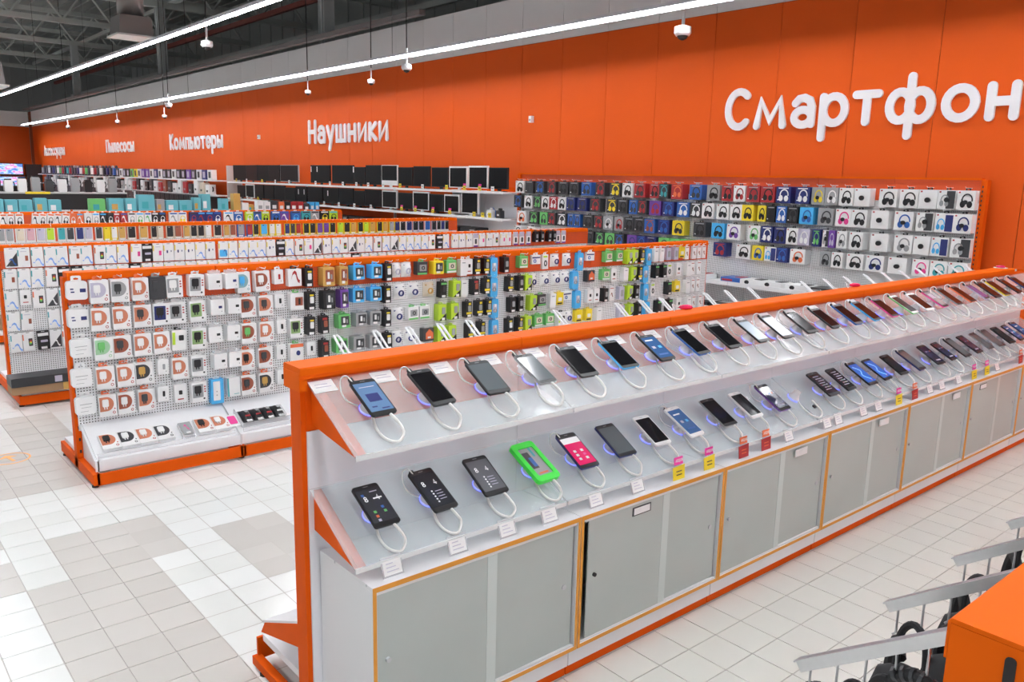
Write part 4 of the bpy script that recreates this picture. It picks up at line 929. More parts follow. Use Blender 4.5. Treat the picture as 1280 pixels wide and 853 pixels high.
def phone(i, u, code, rear, front, W, Hh, row, group, dead=False):
    loc, ang = shelf_frame(u, rear, front, .5)
    st = thing('phone_stand', 'white round phone stand with blue glowing ring, %s from end post, %s shelf' % (nth(i), row), 'stand', loc, (ang, 0, 0), 'stands on the %s sloping shelf' % row)
    ob('base', me_base, STANDW, st); ob('glow_ring', me_ring, BLUE_GLOW if code[1] != 'z' else GREY, st); ob('coil_cable', CAB[i % 4], CABLEW, st)
    if row == 'upper' or i % 3 == 1:
        ob('charge_cable', me_up, CABLEW, st); ob('cable_plug', me_plug, pm('k'), st)
    if dead: return
    edge, scr = code[0], code[1]
    bezel = {'w': 'w', 'e': 'e' if row == 'lower' else 'w', 'm': 'k' if row == 'upper' else 'm'}.get(edge, 'k')
    desc = {'A': 'a pale blue page', 'k': 'a dark screen', 'G': 'a grey lit screen', 'B': 'a blue lit screen', 'L': 'a pale lit screen', 'x': 'a dull dark screen', 'C': 'a clock and app icons', 'D': 'a clock and white dots', 'E': 'a clock over grey wallpaper',
            'F': 'a printed display card', 'M': 'a crimson app screen', 'N': 'a navy home screen', 'O': 'rows of text and icons', 'H': 'a blue swirl wallpaper', 'p': 'a purple screen', 'g': 'a grey dummy sticker'}[scr]
    t = thing('smartphone', '%s-edged phone with %s, %s from end post, %s shelf' % (CNAME[edge], desc, nth(i), row), 'phone', loc, (ang, 0, 0), group)
    loc2 = Vector(loc); th = .009
    r = random.Random(i*17+len(row))
    t.rotation_euler = (ang, 0, r.uniform(-.06, .06))
    z0 = .052
    body = MB().prism(rrect(W, Hh, .011, 4), z0, z0+th, 'z').mesh('body')
    EDM = pm(edge if edge != 'e' or row == 'lower' else 'e')
    ob('body', body, EDM if edge not in 'xk' else pm('k'), t)
    ob('bezel', MB().prism(rrect(W-.003, Hh-.003, .010, 4), z0+th, z0+th+.0006, 'z').mesh('bezel'), pm(bezel), t)
    sw, sh_ = W*.90, Hh*.80
    if edge == 'e' and row == 'lower':
        ob('bumper', band_z(rrect(W+.022, Hh+.022, .018, 4), rrect(W*.8, Hh*.8, .006, 4), z0-.004, z0+th+.006), mat('green_silicone', (.06, .82, .07), .45), t)
        sw, sh_ = W*.8, Hh*.8
    SM = {'k': SCREEN, 'x': mat('screen_dull', (.03, .03, .034), .07, spec=.3), 'A': emat('screen_page_blue', (.11, .19, .33), .3), 'G': mat('screen_grey', (.13, .15, .16), .08), 'B': emat('screen_blue', (.035, .09, .22), .45), 'L': emat('screen_pale', (.24, .30, .36), .25),
          'C': mat('screen_stone', (.05, .052, .06), .1), 'D': mat('screen_night', (.035, .037, .045), .08), 'E': mat('screen_wall', (.16, .165, .18), .08), 'F': mat('card_grey', (.36, .36, .38), .4), 'M': emat('screen_crimson', (.55, .015, .10), .5), 'N': mat('screen_navy', (.018, .02, .06), .08),
          'O': mat('screen_text', (.02, .02, .026), .08), 'H': emat('screen_swirl', (.02, .10, .42), .6), 'p': mat('screen_purple', (.16, .1, .3), .1), 'g': mat('screen_sticker', (.36, .37, .38), .2)}[scr]
    s = ob('screen', MB().prism(rrect(sw, sh_, .002, 1), z0+th+.0006, z0+th+.0012, 'z').mesh('screen'), SM, t)
    zt = z0+th+.0012
    def dot(nm, x, y, w, h, m, dz=.0003): return ob(nm, MB().box(x-w/2, x+w/2, y-h/2, y+h/2, zt, zt+dz).mesh(nm), m, s)
    WE = emat('pixel_white', (.8, .8, .82), .3)
    if scr in 'CDE':
        for ch, x in (('8', -.034),) + ((('4', .018),) if scr == 'D' else (('4', .014),)):
            ob('digit', glyph_mesh(ch, 1, .026, .0004, .07), WE, s, (x, .018, zt), None, (-math.pi/2, 0, 0))
        if scr == 'C':
            for k, (x, y, c) in enumerate(((-.02, -.03, 'e'), (-.02, -.05, 'o'), (-.02, -.068, 'v'), (.018, -.015, 'b'), (.02, -.034, 'e'), (-.03, .05, 'b'))): dot('icon', x, y, .011, .011, pm(c))
            dot('text_line', .02, .028, .035, .006, WE)
            dot('text_line', .018, .06, .03, .004, pm('v'))
        else:
            for k in range(5): dot('icon', -.012, -.008-k*.013, .007, .007, WE)
            for k in range(4): dot('text_line', .015, -.012-k*.013, .03, .003, pm('v'))
    elif scr == 'A':
        dot('picture', .0, -.005, .05, .04, pm('n')); dot('text_line', -.02, -.05, .02, .006, pm('n')); dot('text_line', .018, -.062, .03, .006, pm('n')); dot('text_line', 0, .05, .06, .003, pm('v'))
    elif scr == 'M':
        dot('header', 0, sh_*.36, sw, sh_*.2, WE)
        for k in range(6): dot('icon', (-.02, .02)[k % 2], -.005-.022*(k//2), .015, .013, pm('w') if k != 3 else pm('m'))
        dot('status_bar', 0, sh_*.48, sw, sh_*.05, pm('x'))
    elif scr == 'O':
        for k in range(7): dot('text_line', -.005+.006*(k % 3), .06-k*.018, .06, .005, pm('v'))
        for k in range(5): dot('icon', -.03+.014*k, -.01-.02*(k % 2), .008, .008, pm('roeyw'[k]))
    elif scr == 'F':
        dot('picture', -.018, .01, .035, .09, pm('x')); dot('picture', -.01, .0, .02, .05, pm('b'), .0005); dot('text_line', .02, .05, .012, .05, pm('t')); dot('text_line', .0, -.062, .05, .008, pm('o'))
    elif scr == 'H':
        ob('wallpaper', MB().tube(smooth_path([(-.03, .06, zt), (.01, .02, zt), (-.02, -.02, zt), (.025, -.06, zt)]), .004, 5).mesh('wallpaper'), emat('swirl_light', (.2, .5, .95), .5), s)
        dot('icon', .02, -.065, .01, .01, pm('o'))
    elif scr == 'N':
        dot('text_line', 0, -.06, .06, .012, pm('v')); [dot('icon', -.025+.025*k, .03, .01, .01, pm('vbo'[k])) for k in range(3)]
    elif scr == 'B':
        dot('text_line', -.01, .05, .05, .008, WE); dot('icon', -.02, .0, .02, .016, pm('v')); dot('icon', .02, .0, .02, .016, pm('s')); dot('text_line', 0, -.05, .06, .01, pm('b'))
    elif scr == 'g': dot('text_line', 0, .03, .06, .05, pm('v'))
    ob('earpiece', MB().box(-.01, .01, Hh*.45-.001, Hh*.45+.001, z0+th+.0006, z0+th+.001).mesh('earpiece'), pm('g'), t)
def band_z(o, i, z0, z1):
    mb = MB(); n = len(o)
    for k in range(n):
        j = (k+1) % n
        mb.prism([o[k], o[j], i[j], i[k]], z0, z1, 'z')
    return mb.mesh('bumper')
for i, e in enumerate(UPPER_PHONES.split()):
    u, c = e.split(':'); phone(i, float(u), c, UPR, UPF, .104+.004*((i*7) % 3-1), .186+.006*((i*5) % 3-1), 'upper', 'phones on the upper sloping shelf')
for i, e in enumerate(LOWER_PHONES.split()):
    u, c = e.split(':'); phone(i, float(u), c, LOR, LOF, .110+.004*((i*7) % 3-1), .196+.006*((i*5) % 3-1), 'lower', 'phones on the lower sloping shelf')
phone(10.5 and 26, 4.21, 'xk', LOR, LOF, .1, .19, 'lower', '', dead=True)
e = [q for q in bpy.data.objects if q.name.startswith('phone_stand') and abs(q.location.x-4.21) < .002][0]
e['label'] = 'empty white phone stand between the purple phone and the text-screen phones'
# ---- price cards
me_card = MB().box(-.045, .045, -.03, .03, 0, .0012).mesh('card')
up_u = [float(e.split(':')[0]) for e in UPPER_PHONES.split()]
for i, u in enumerate(up_u[:16]):
    loc, ang = shelf_frame(u-.105, UPR, UPF, .12)
    t = thing('price_card', 'white price card lying at shelf rear left of upper phone %s from end post' % nth(i), 'price tag', loc, (ang, 0, 0), 'price cards on the upper shelf')
    ob('card', me_card, pm('w'), t)
    for k in range(2): build('print_line', MB().box(-.03, .02+.01*k, .008-.014*k, .011-.014*k, .0012, .0016), pm('v'), t)
for i, e in enumerate(TAGS.split()):
    u, k = e.split(':'); u = float(u)
    nm = {'c': 'clear holder with white price slip', 'y': 'yellow price tag under a magenta flag', 'r': 'red price tag with orange flag'}[k]
    t = thing('price_tag', '%s, %s tag from the end post' % (nm, nth(i)), 'price tag', (u, 2.25, .722), (-.12, 0, 0), 'price tags along the lower shelf front')
    if k == 'c':
        t.rotation_euler = (-.35, 0, 0)
        build('holder', MB().box(-.042, .042, -.002, 0, 0, .07), CLEAR, t); build('slip', MB().box(-.036, .036, -.003, -.002, .006, .06), pm('w'), t)
        for q in range(3): build('print_line', MB().box(-.024, .024-.01*q, -.0035, -.003, .018+.013*q, .021+.013*q), pm('v'), t)
    else:
        build('holder', MB().box(-.03, .03, -.002, 0, 0, .06), CLEAR, t); build('card', MB().prism([(-.044, .0), (.038, .0), (.044, .066), (-.042, .06)], -.004, -.002), pm('y' if k == 'y' else 'r'), t)
        f = build('flag', MB().box(-.03, .032, -.003, -.001, .07, .106), mat('flag_magenta', (.78, .03, .32), .5) if k == 'y' else pm('o'), t)
        x = -.022
        for ch in 'АКЦИЯ':
            ch = ch if ch in GL else ch
            ob('letter', glyph_mesh(ch, 1, .015, .0006, .07), pm('w'), f, (x, -.003, .082)); x += GL[ch][0]*.015+.001
        for q in range(2): build('print_line', MB().box(-.02, .02, -.0045, -.004, .02+.016*q, .025+.016*q), pm('x' if k == 'y' else 'o'), t)
# red security tags lying on the cap
for u, w, lab in ((3.50, 2.69, 'pink-red oval security tag lying on the orange cap, midway'), (5.30, 2.69, 'pink-red oval security tag on the cap nearer the wall'), (7.75, 2.66, 'red domed alarm button on the far end of the orange cap')):
    t = thing('security_tag', lab, 'security tag', (u, w, 1.4165), (0, 0, -.5), 'security tags on the cap')
    build('shell', MB().lathe([(.02, 0), (.045, .004), (.052, .014), (.045, .026), (.02, .034)], 16), mat('tag_red', (.78, .02, .12), .25), t, True, scale=(.75, .42, .7) if u < 7 else (.7, .7, .7))
    if u > 7: build('base', MB().lathe([(.055, 0), (.055, .004)], 16), pm('w'), t)
    else: build('tether', MB().tube(smooth_path([(-.05, 0, .012), (-.085, -.02, .03), (-.09, -.05, .01), (-.085, -.07, -.02)]), .003, 5), WIRE, t)
t = thing('loose_plug', 'small black connector lying by the empty phone stand', 'connector', (4.30, 2.35, .824), (.52, 0, 0)); build('case', MB().box(-.012, .012, -.01, .01, 0, .01), pm('k'), t); build('tip', MB().box(.012, .018, -.004, .004, .003, .007), CHROME, t)

# ================================================================== HEADPHONE WALL RACK
hpk = thing('headphone_rack', 'tall orange-framed perforated wall rack full of headphone boxes', 'display rack', (9.5, 3.5, 0), (0, 0, -math.pi/2))
# local x = -Y world, front is -y local (towards -X world)
HN, HS = 8, .935
me_c = MB().box(0, HS-.004, -.02, 0, 1.93, 2.17).mesh('back_panel'); me_d = MB().box(0, HS-.004, -.02, 0, .5, 1.926).mesh('back_panel')
for k in range(HN):
    x = -.03-(k+1)*HS
    ob('back_panel', me_c, PERF_O, hpk, (x, 0, 0)); ob('back_panel', me_d, PERF_W, hpk, (x, 0, 0))
    for nm, d, z, zl in (('tray', .40, .80, .05), ('tray', .5, .46, .05)):
        build(nm, MB().box(0, HS-.006, -d, -.02, z-.02, z).box(0, HS-.006, -d-.012, -d, z-.03, z+.025), WHITE, hpk, loc=(x, 0, 0))
    build('cap', MB().box(0, HS-.004, -.04, .04, 2.17, 2.19), ORANGE, hpk, loc=(x, 0, 0))
    build('plinth', MB().box(0, HS-.006, -.5, -.48, .0, .12), ORANGE_DULL, hpk, loc=(x, 0, 0))
    build('base_panel', MB().box(0, HS-.006, -.47, -.02, .12, .16), WHITE, hpk, loc=(x, 0, 0))
for k in range(HN+1):
    p = build('post', MB().box(-.03, .03, -.06, .03, 0, 2.17), ORANGE_DULL, hpk, loc=(-k*HS, 0, 0)) if k in (0, HN) else None
    if k == 0:
        slots(p, -.01, -.06, 1.0, 2.1, 24)
        build('side_trim', MB().box(-.036, -.03, -.07, -.06, .5, 1.93), WHITE, p)
HPD = {}
for row, (txt, z) in enumerate(zip(HEADPHONE_ROWS, (2.06, 1.815, 1.555, 1.30))):
    items = txt.split(); xs = [float(e.split(':')[0]) for e in items]
    for i, e in enumerate(items):
        w, k = xs[i], e.split(':')[1]
        right = xs[i]-xs[i+1] if i+1 < len(xs) else .3
        left = xs[i-1]-xs[i] if i else .3
        room = min(left, right)
        W, H, D = min(.205, room*.95), .205 if row < 3 else .185, .13
        bc, hc = k
        idx = len(items)-i-1
        fromend = 'from the orange end post'
        lab = '%s box, %s headphones, %s from orange end post, %s row of headphone rack' % (CNAME[bc], CNAME[hc] if hc != 'd' else 'ringed', nth(idx), ROWN[row])
        r = random.Random(i*13+row)
        t = thing('headphone_box', lab, 'box', (9.475, w, z-H), (0, 0, -math.pi/2+r.uniform(-.06, .06)), 'headphone boxes on the wall rack')
        pl = [('body', 'card', 0, H/2, W, H, 0, D, bc)]
        if hc == 'd': pl += [('headphones', 'ring', 0, .48*H, .62*W, .58*H, D, .003, 'w'), ('sensor_tag', 'disc', .0, .46*H, .3*W, .27*H, D+.003, .02, 'k')]
        elif hc == 'x' and bc == 'w': pl += [('side_print', 'plain', .24*W, .5*H, .48*W, .92*H, D, .001, 'x'), ('headphones', 'hp', -.12*W, .46*H, .56*W, .62*H, D+.001, .004, 'g'), ('sensor_tag', 'disc', .05*W, .5*H, .26*W, .25*H, D+.005, .02, 'k')]
        elif hc == 's' and bc == 'w': pl += [('side_print', 'plain', .26*W, .48*H, .42*W, .86*H, D, .001, 'n'), ('headphones', 'hp', -.2*W, .42*H, .5*W, .6*H, D+.001, .004, 's')]
        else:
            pl += [('headphones', 'hp', .02*W, .48*H, .74*W, .74*H, D, .004, hc)]
            if bc in 'wygs': pl += [('sensor_tag', 'disc', .0, .4*H, .24*W, .22*H, D+.004, .015, 'k')]
            if bc in 'xknrb': pl += [('print', 'plain', -.3*W, .2*H, .2*W, .06*H, D, .001, 'w'), ('print', 'plain', .0, .9*H, .7*W, .06*H, D, .001, hc if hc not in 'kx' else 'g')]
        if bc == 'w': pl += [('logo', 'plain', -.38*W, .9*H, .1*W, .08*H, D, .001, 'r')]
        pl += [('hang_tab', 'tab', 0, H+.01, .28*W, .03, D*.7, .003, 'k' if bc in 'wxk' else 'g')]
        parts(t, pl)
        ob('hook', me_hook, WIRE, hpk, (-(w-3.5), -.02, z+.025), (1, 1.2, 1))
# boxes lying on its trays
BX = [(6.9, 'w', 'r', 'white keyboard box with red lettering'), (6.35, 'b', 'r', 'blue and red box'), (6.05, 'w', 'k', 'white box with black diamond'), (5.75, 'w', 'k', 'white box with black diamonds'), (5.4, 'w', 'k', 'long white box with black diamond'), (5.05, 'x', 'g', 'dark grey open box'), (4.75, 'g', 'k', 'grey blister heap box'), (4.4, 'x', 'w', 'black flat box'), (7.25, 'w', 'n', 'white box with navy end'), (7.6, 'v', 'n', 'lilac box')]
for i, (w, c, c2, lab) in enumerate(BX):
    t = thing('tray_box', '%s lying on the upper tray of the headphone rack' % lab, 'box', (9.42, w, .803), (0, 0, -math.pi/2), 'boxes on the headphone rack tray')
    W, H, D = .3, .07, .26
    parts(t, [('body', 'card', 0, H/2, W, H, 0, D, c), ('print', 'disc' if c2 == 'k' else 'plain', -.05, H/2, .07 if c2 == 'k' else .16, .05 if c2 == 'k' else .025, D, .001, c2), ('flap', 'plain', .08, H+.003, .1, .006, .05, .15, c2 if c2 != 'k' else 'x')])
for i, (w, c) in enumerate(((6.75, 'k'), (6.4, 'k'), (6.05, 'k'), (5.7, 'k'), (5.35, 'x'))):
    t = thing('flat_carton', 'flat black and white carton on the lower tray, %s from its open side' % nth(i), 'box', (9.35, w, .463), (0, 0, -math.pi/2), 'cartons on the lower headphone tray')
    parts(t, [('body', 'card', 0, .03, .32, .06, 0, .32, c), ('lid_print', 'plain', 0, .061, .31, .002, .02, .12, 'w')])
for k in range(5):
    w = 5.0-.28*k
    t = thing('wire_basket_arm', 'long white wire arm above the lower tray, %s from the cartons' % nth(k), 'hook', (9.08, w, .84), (0, 0, -math.pi/2), 'wire arms over the tray')
    build('arm', MB().tube([(0, .36, 0), (0, 0, 0), (0, -.05, .03)], .004, 5), WIRE, t); build('plate', MB().box(-.02, .02, .35, .365, -.03, .03), WIRE, t)

# ================================================================== MONITOR SHELVES along the orange wall
ms = thing('monitor_shelving', 'long white two-tier wall shelving with price rail for monitors', 'shelving', (9.6, 11.06, 0), (0, 0, -math.pi/2))
MZ1, MZ2 = 1.86, 1.40
for k in range(12):
    x = -.02-(k+1)*1.02
    for z in (MZ1, MZ2, .9):
        s = build('shelf_board', MB().box(0, 1.014, -.42, 0, z-.03, z), WHITE, ms, loc=(x, 0, 0)); build('price_rail', MB().box(0, 1.014, -.432, -.42, z-.035, z+.008), pm('w'), s)
    if k < 2:
        build('back_panel', MB().box(0, 1.014, -.01, 0, .2, MZ1-.03), WHITE, ms, loc=(x, 0, 0))
        build('back_panel', MB().box(0, 1.014, -.01, 0, MZ1, MZ1+.08), ORANGE_DULL, ms, loc=(x, 0, 0))
    build('base_cabinet', MB().box(0, 1.014, -.43, 0, 0, .12), ORANGE_DULL, ms, loc=(x, 0, 0))
for k in (0, 4, 8, 12): build('post', MB().box(-.02, .02, -.05, 0, 0, MZ1-.03 if k < 12 else 2.25), GREY, ms, loc=(-.02-k*1.02, 0, 0))
build('side_panel', MB().box(-.01, .01, -.42, 0, 1.3, 2.3), mat('panel_beige', (.62, .58, .55), .5), ms, loc=(-12.32, 0, 0))
def monitors(txt, z, hmax, row):
    for i, e in enumerate(txt.split()):
        a, k = e.split(':'); w0, w1 = map(float, a.split('-'))
        W = (w0-w1)*.985; w = (w0+w1)/2
        H = min(hmax, W*.66+.02) if k != 'W' else .40
        if W < .55 and k in 'kg': H = hmax*.9
        frame = {'k': 'k', 'g': 'g', 'w': 'w', 'I': 'w', 'W': 'w'}[k]
        r = random.Random(i+row)
        lab = '%s-framed monitor on the %s monitor shelf, %s from the shelving side panel' % (CNAME[frame], ('upper', 'lower')[row], nth(i))
        if k == 'I': lab = 'white all-in-one computer with deep white chin on the upper monitor shelf'
        t = thing('monitor', lab, 'monitor', (9.27, w, z+.002), (0, 0, -math.pi/2+r.uniform(-.03, .03)), 'monitors on the %s shelf' % ('upper', 'lower')[row])
        z0 = .045
        fr = ob('bezel', shape('plain'), pm(frame), t, (0, 0, z0+H/2), (W, .035, H))
        bb = .10 if k == 'I' else .018
        bz = .03 if k in 'wW' else .012
        ob('screen', shape('plain'), MATTE_SCREEN, t, (0, -.035, z0+bb+(H-bb-bz)/2), (W-.03 if k not in 'wW' else W-.05, .001, H-bb-bz))
        ob('stand', shape('plain'), pm('w' if k in 'IwW' else 'k'), t, (0, .02, .03), (.07, .03, .06))
        ob('foot', shape('rrect'), pm('w' if k in 'IwW' else 'k'), t, (0, .08, .006), (.24, .17, .012))
for i in range(21):
    w = 12.1+.52*i
    t = thing('printer', 'black printer stored below the monitors, %s from the headphone rack' % nth(i), 'printer', (9.5, w, .902), (0, 0, -math.pi/2), 'printers below the monitor shelves')
    parts(t, [('body', 'card', 0, .15, .46, .30, 0, .3, 'k'), ('paper_tray', 'plain', 0, .09, .34, .03, .3, .03, 'x'), ('panel', 'plain', .12, .24, .14, .05, .3, .003, 'g')])
monitors(UPPER_MONITORS, MZ1, .41, 0)
monitors(LOWER_MONITORS, MZ2, .36, 1)
def card(w, z, c, lab, flag=False, u=9.185, h=.09):
    t = thing('price_tag', lab, 'price tag', (u, w, z), (.0, 0, -math.pi/2), 'price tags on the monitor shelves')
    parts(t, [('card', 'plain', 0, h/2, .085, h, 0, .003, c), ('print_line', 'plain', 0, h*.6, .05, .012, .003, .001, 'x')] + ([('flag', 'plain', .01, h+.018, .085, .036, 0, .003, mat('flag_magenta', (.78, .03, .32), .5))] if flag else []))
for i, (w, c, f) in enumerate(((14.35, 'y', 0), (13.55, 'w', 0), (12.75, 'y', 0), (12.2, 'y', 1), (11.75, 'y', 1), (11.38, 'w', 0), (15.0, 'w', 0), (15.6, 'w', 0), (16.1, 'w', 0), (16.7, 'w', 0), (17.3, 'w', 0), (18.0, 'w', 0), (19.4, 'w', 0), (20.2, 'w', 0), (21.0, 'y', 0), (22.0, 'w', 0), (22.7, 'y', 0))):
    card(w, MZ1+.001, c, '%s price tag%s, %s along the upper monitor shelf from the headphone rack' % (CNAME[c], ' with magenta flag' if f else '', nth([5, 4, 3, 2, 1, 0, 6, 7, 8, 9, 10, 11, 12, 13, 14, 15, 16][i])), f)
for i, (w, c, f) in enumerate(((11.45, 'y', 0), (11.65, 'y', 0), (11.9, 'y', 0), (12.65, 'y', 1), (13.2, 'y', 1), (13.8, 'y', 1), (14.3, 'y', 1), (15.5, 'w', 0), (16.2, 'w', 0), (16.9, 'w', 0), (17.6, 'w', 0), (21.3, 'y', 0), (22.0, 'w', 0))):
    card(w, MZ2+.001, c, '%s price tag%s, %s along the lower monitor shelf from the headphone rack' % (CNAME[c], ' with magenta flag' if f else '', nth(i)), f)
for i, w in enumerate((18.3, 18.0, 16.3, 19.0, 18.7, 17.5)):
    t = thing('hanging_tag', 'small white energy label clipped on %s black monitor frame from the gap' % nth(i), 'label', (9.232, w, (2.18 if i < 3 else 1.64)), (0, 0, -math.pi/2), 'white labels on monitors'); parts(t, [('card', 'plain', 0, .04, .04, .12, 0, .002, 'w'), ('print', 'plain', 0, .06, .02, .01, .002, .001, 'g')])
for i, (w, c, lab) in enumerate(((11.6, 'b', 'blue toy-like gadget on a shelf beside the headphone rack'), (11.3, 'x', 'dark boxed gadget beside the headphone rack'), (11.5, 'w', 'white gadget box beside the blue gadget'))):
    t = thing('shelf_gadget', lab, 'gadget', (9.4-.05*i, w, MZ2), (0, 0, -math.pi/2)); parts(t, [('body', 'rrect', 0, .07, .12, .14, 0, .1, c), ('top', 'disc', 0, .155, .06, .05, .02, .05, c), ('face', 'plain', 0, .06, .05, .03, .1, .001, 'w' if c != 'w' else 'n')])

# ================================================================== APPLIANCE SHELVES further along the wall
ap = thing('appliance_shelving', 'long white wall shelving with small appliances past the monitors', 'shelving', (9.6, 24.0, 0), (0, 0, -math.pi/2))
AZ = (1.88, 1.45, 1.02)
for k in range(12):
    for z in AZ:
        s = build('shelf_board', MB().box(0, 1.99, -.45, 0, z-.03, z), WHITE, ap, loc=(-(k+1)*2.0, 0, 0)); build('price_rail', MB().box(0, 1.99, -.462, -.45, z-.035, z+.01), pm('w'), s)
    build('post', MB().box(-.03, .03, -.06, 0, 0, 2.15), GREY, ap, loc=(-(k+1)*2.0, 0, 0))
cols_top = 'wnwxpkxwxxwnwppwyekxwxbxnkwxrwxerwnxxrtkrewxnkwxkgxk'
w = 24.6
for i, c in enumerate(cols_top):
    if w > 47: break
    H = .3 if i < 22 else .42
    W = .34 if i < 22 else .36
    if i < 22:
        t = thing('boxed_appliance', '%s boxed appliance, %s from the monitors, top appliance shelf' % (CNAME[c], nth(i)), 'box', (9.3, w, AZ[0]), (0, 0, -math.pi/2), 'boxes on the top appliance shelf')
        parts(t, [('body', 'card', 0, H/2, W, H, 0, .15, c), ('picture', 'phone', 0, H*.5, W*.5, H*.6, .15, .003, 'x' if c in 'wye' else 'v')])
    else:
        t = thing('hand_appliance', '%s upright appliance, %s from the monitors, top appliance shelf' % (CNAME[c], nth(i)), 'appliance', (9.35, w, AZ[0]), (0, 0, -math.pi/2), 'upright appliances on the top appliance shelf')
        parts(t, [('body', 'rrect', 0, H*.38, W*.6, H*.76, 0, .22, c), ('handle', 'ring', .02, H*.78, W*.55, H*.44, .08, .06, 'x' if c != 'x' else 'g'), ('base', 'rrect', 0, .03, W*.9, .06, 0, .26, 'k')])
    w += .45 if i < 22 else .46
w = 24.7
cols2 = 'wiwxrwwxcrwxkwkrwwgkwgwwgxwgkgwwrxgwkwgxgwwkxg'
for i, c in enumerate(cols2):
    if w > 46.5: break
    t = thing('kettle', '%s countertop appliance, %s from the monitors, middle appliance shelf' % (CNAME[c], nth(i)), 'appliance', (9.3, w, AZ[1]), (0, 0, -math.pi/2), 'appliances on the middle shelf')
    H = .30+.05*((i*7) % 3)
    parts(t, [('body', 'rrect' if i % 2 else 'card', 0, H/2, .30, H, 0, .2, c), ('handle', 'ring', .14, H*.55, .12, H*.5, .08, .03, 'k'), ('panel', 'plain', -.02, H*.35, .12, .06, .2, .003, 'x' if c in 'wgi' else 'g')])
    w += .48
w = 24.6; i = 0
while w < 46:
    c = 'k' if (w < 31 or w > 36) else ('w' if int(w*2) % 3 == 0 else 'x')
    t = thing('computer_tower', '%s computer case, %s from the monitors, lowest appliance shelf' % (CNAME[c], nth(i)), 'computer', (9.35, w, AZ[2]), (0, 0, -math.pi/2), 'computer cases on the lowest shelf')
    parts(t, [('case', 'card', 0, .19, .40, .38, 0, .3, c), ('front_panel', 'plain', -.08, .19, .2, .34, .3, .004, 'k'), ('drive_bay', 'plain', -.08, .3, .16, .04, .304, .002, 'k'), ('button', 'disc', -.02, .2, .03, .03, .304, .003, 'g')])
    w += .45; i += 1
# ---- rack of teal boxes behind the gadget rack
r6 = thing('box_rack', 'low rack stacked with teal and green boxes behind the gadget rack', 'display rack', (1.3, 19.6, 0))
for k in range(7):
    build('shelf_board', MB().box(0, .99, -.4, 0, 1.17, 1.2), WHITE, r6, loc=(k, 0, 0)); build('back_panel', MB().box(0, .99, 0, .02, .1, 1.25), PERF_W, r6, loc=(k, 0, 0)); build('plinth', MB().box(0, .99, -.42, -.4, .02, .12), ORANGE_DULL, r6, loc=(k, 0, 0))
    build('post', MB().box(-.02, .02, -.02, .06, 0, 1.25), ORANGE_DULL, r6, loc=(k, 0, 0))
teal = [(2.9, .22, .28, 't'), (3.15, .22, .27, 't'), (3.4, .24, .27, 't'), (3.68, .22, .30, 't'), (3.93, .24, .27, 't'), (4.75, .3, .29, 'e'), (5.12, .3, .3, 't'), (5.42, .22, .3, 't'), (5.75, .34, .38, 't'), (6.05, .17, .28, 'g'), (6.3, .26, .26, 't'), (6.6, .28, .26, 't'), (6.87, .16, .32, 't'), (7.07, .2, .4, 't'), (7.5, .18, .3, 't'), (7.8, .16, .42, 'd'), (8.0, .16, .2, 'w'), (8.15, .12, .16, 'd')]
TEALM = mat('box_teal', (.13, .45, .52), .5, noise=.08)
for i, (u, W, H, c) in enumerate(teal):
    t = thing('carton', '%s box standing on the low box rack, %s from its open end' % (CNAME[c], nth(i)), 'box', (u, 19.5, 1.201), group='boxes on the low box rack')
    parts(t, [('body', 'card', 0, H/2, W, H, 0, .2, TEALM if c == 't' else c), ('picture', 'plain', -.03, H*.4, W*.4, H*.4, .2, .002, 'd' if i % 3 == 0 else ('w' if i % 3 == 1 else 't'))])
small = [(8.6, 't'), (9.0, 'k'), (9.2, 'w'), (8.35, 'd')]
# boxes on the table behind the gadget rack, nearer the wall
tb = thing('stock_table', 'low white stand with red and white boxes before the lower monitors', 'table', (7.45, 17.6, 0))
build('top', MB().box(0, 1.55, -.3, .1, 1.22, 1.25), WHITE, tb)
for x in (.04, 1.51): build('leg', MB().box(x-.02, x+.02, -.28, -.24, 0, 1.22), GREY, tb); build('leg', MB().box(x-.02, x+.02, .04, .08, 0, 1.22), GREY, tb)
for i, (x, W, H, c) in enumerate(((.08, .14, .25, 'w'), (.24, .14, .24, 'w'), (.40, .15, .26, 'x'), (.57, .13, .24, 'o'), (.72, .12, .24, 'k'), (.86, .14, .24, 'r'), (1.02, .14, .24, 'r'), (1.17, .12, .2, 'x'), (1.31, .1, .23, 's'), (1.43, .1, .23, 's'))):
    t = thing('carton', '%s box on the white stand, %s from its far leg' % (CNAME[c], nth(i)), 'box', (7.45+x, 17.5, 1.251), group='boxes on the white stand')
    parts(t, [('body', 'card', 0, H/2, W, H, 0, .15, c), ('label', 'plain', 0, H*.5, W*.6, H*.3, .15, .002, 'w' if c != 'w' else 'g')])
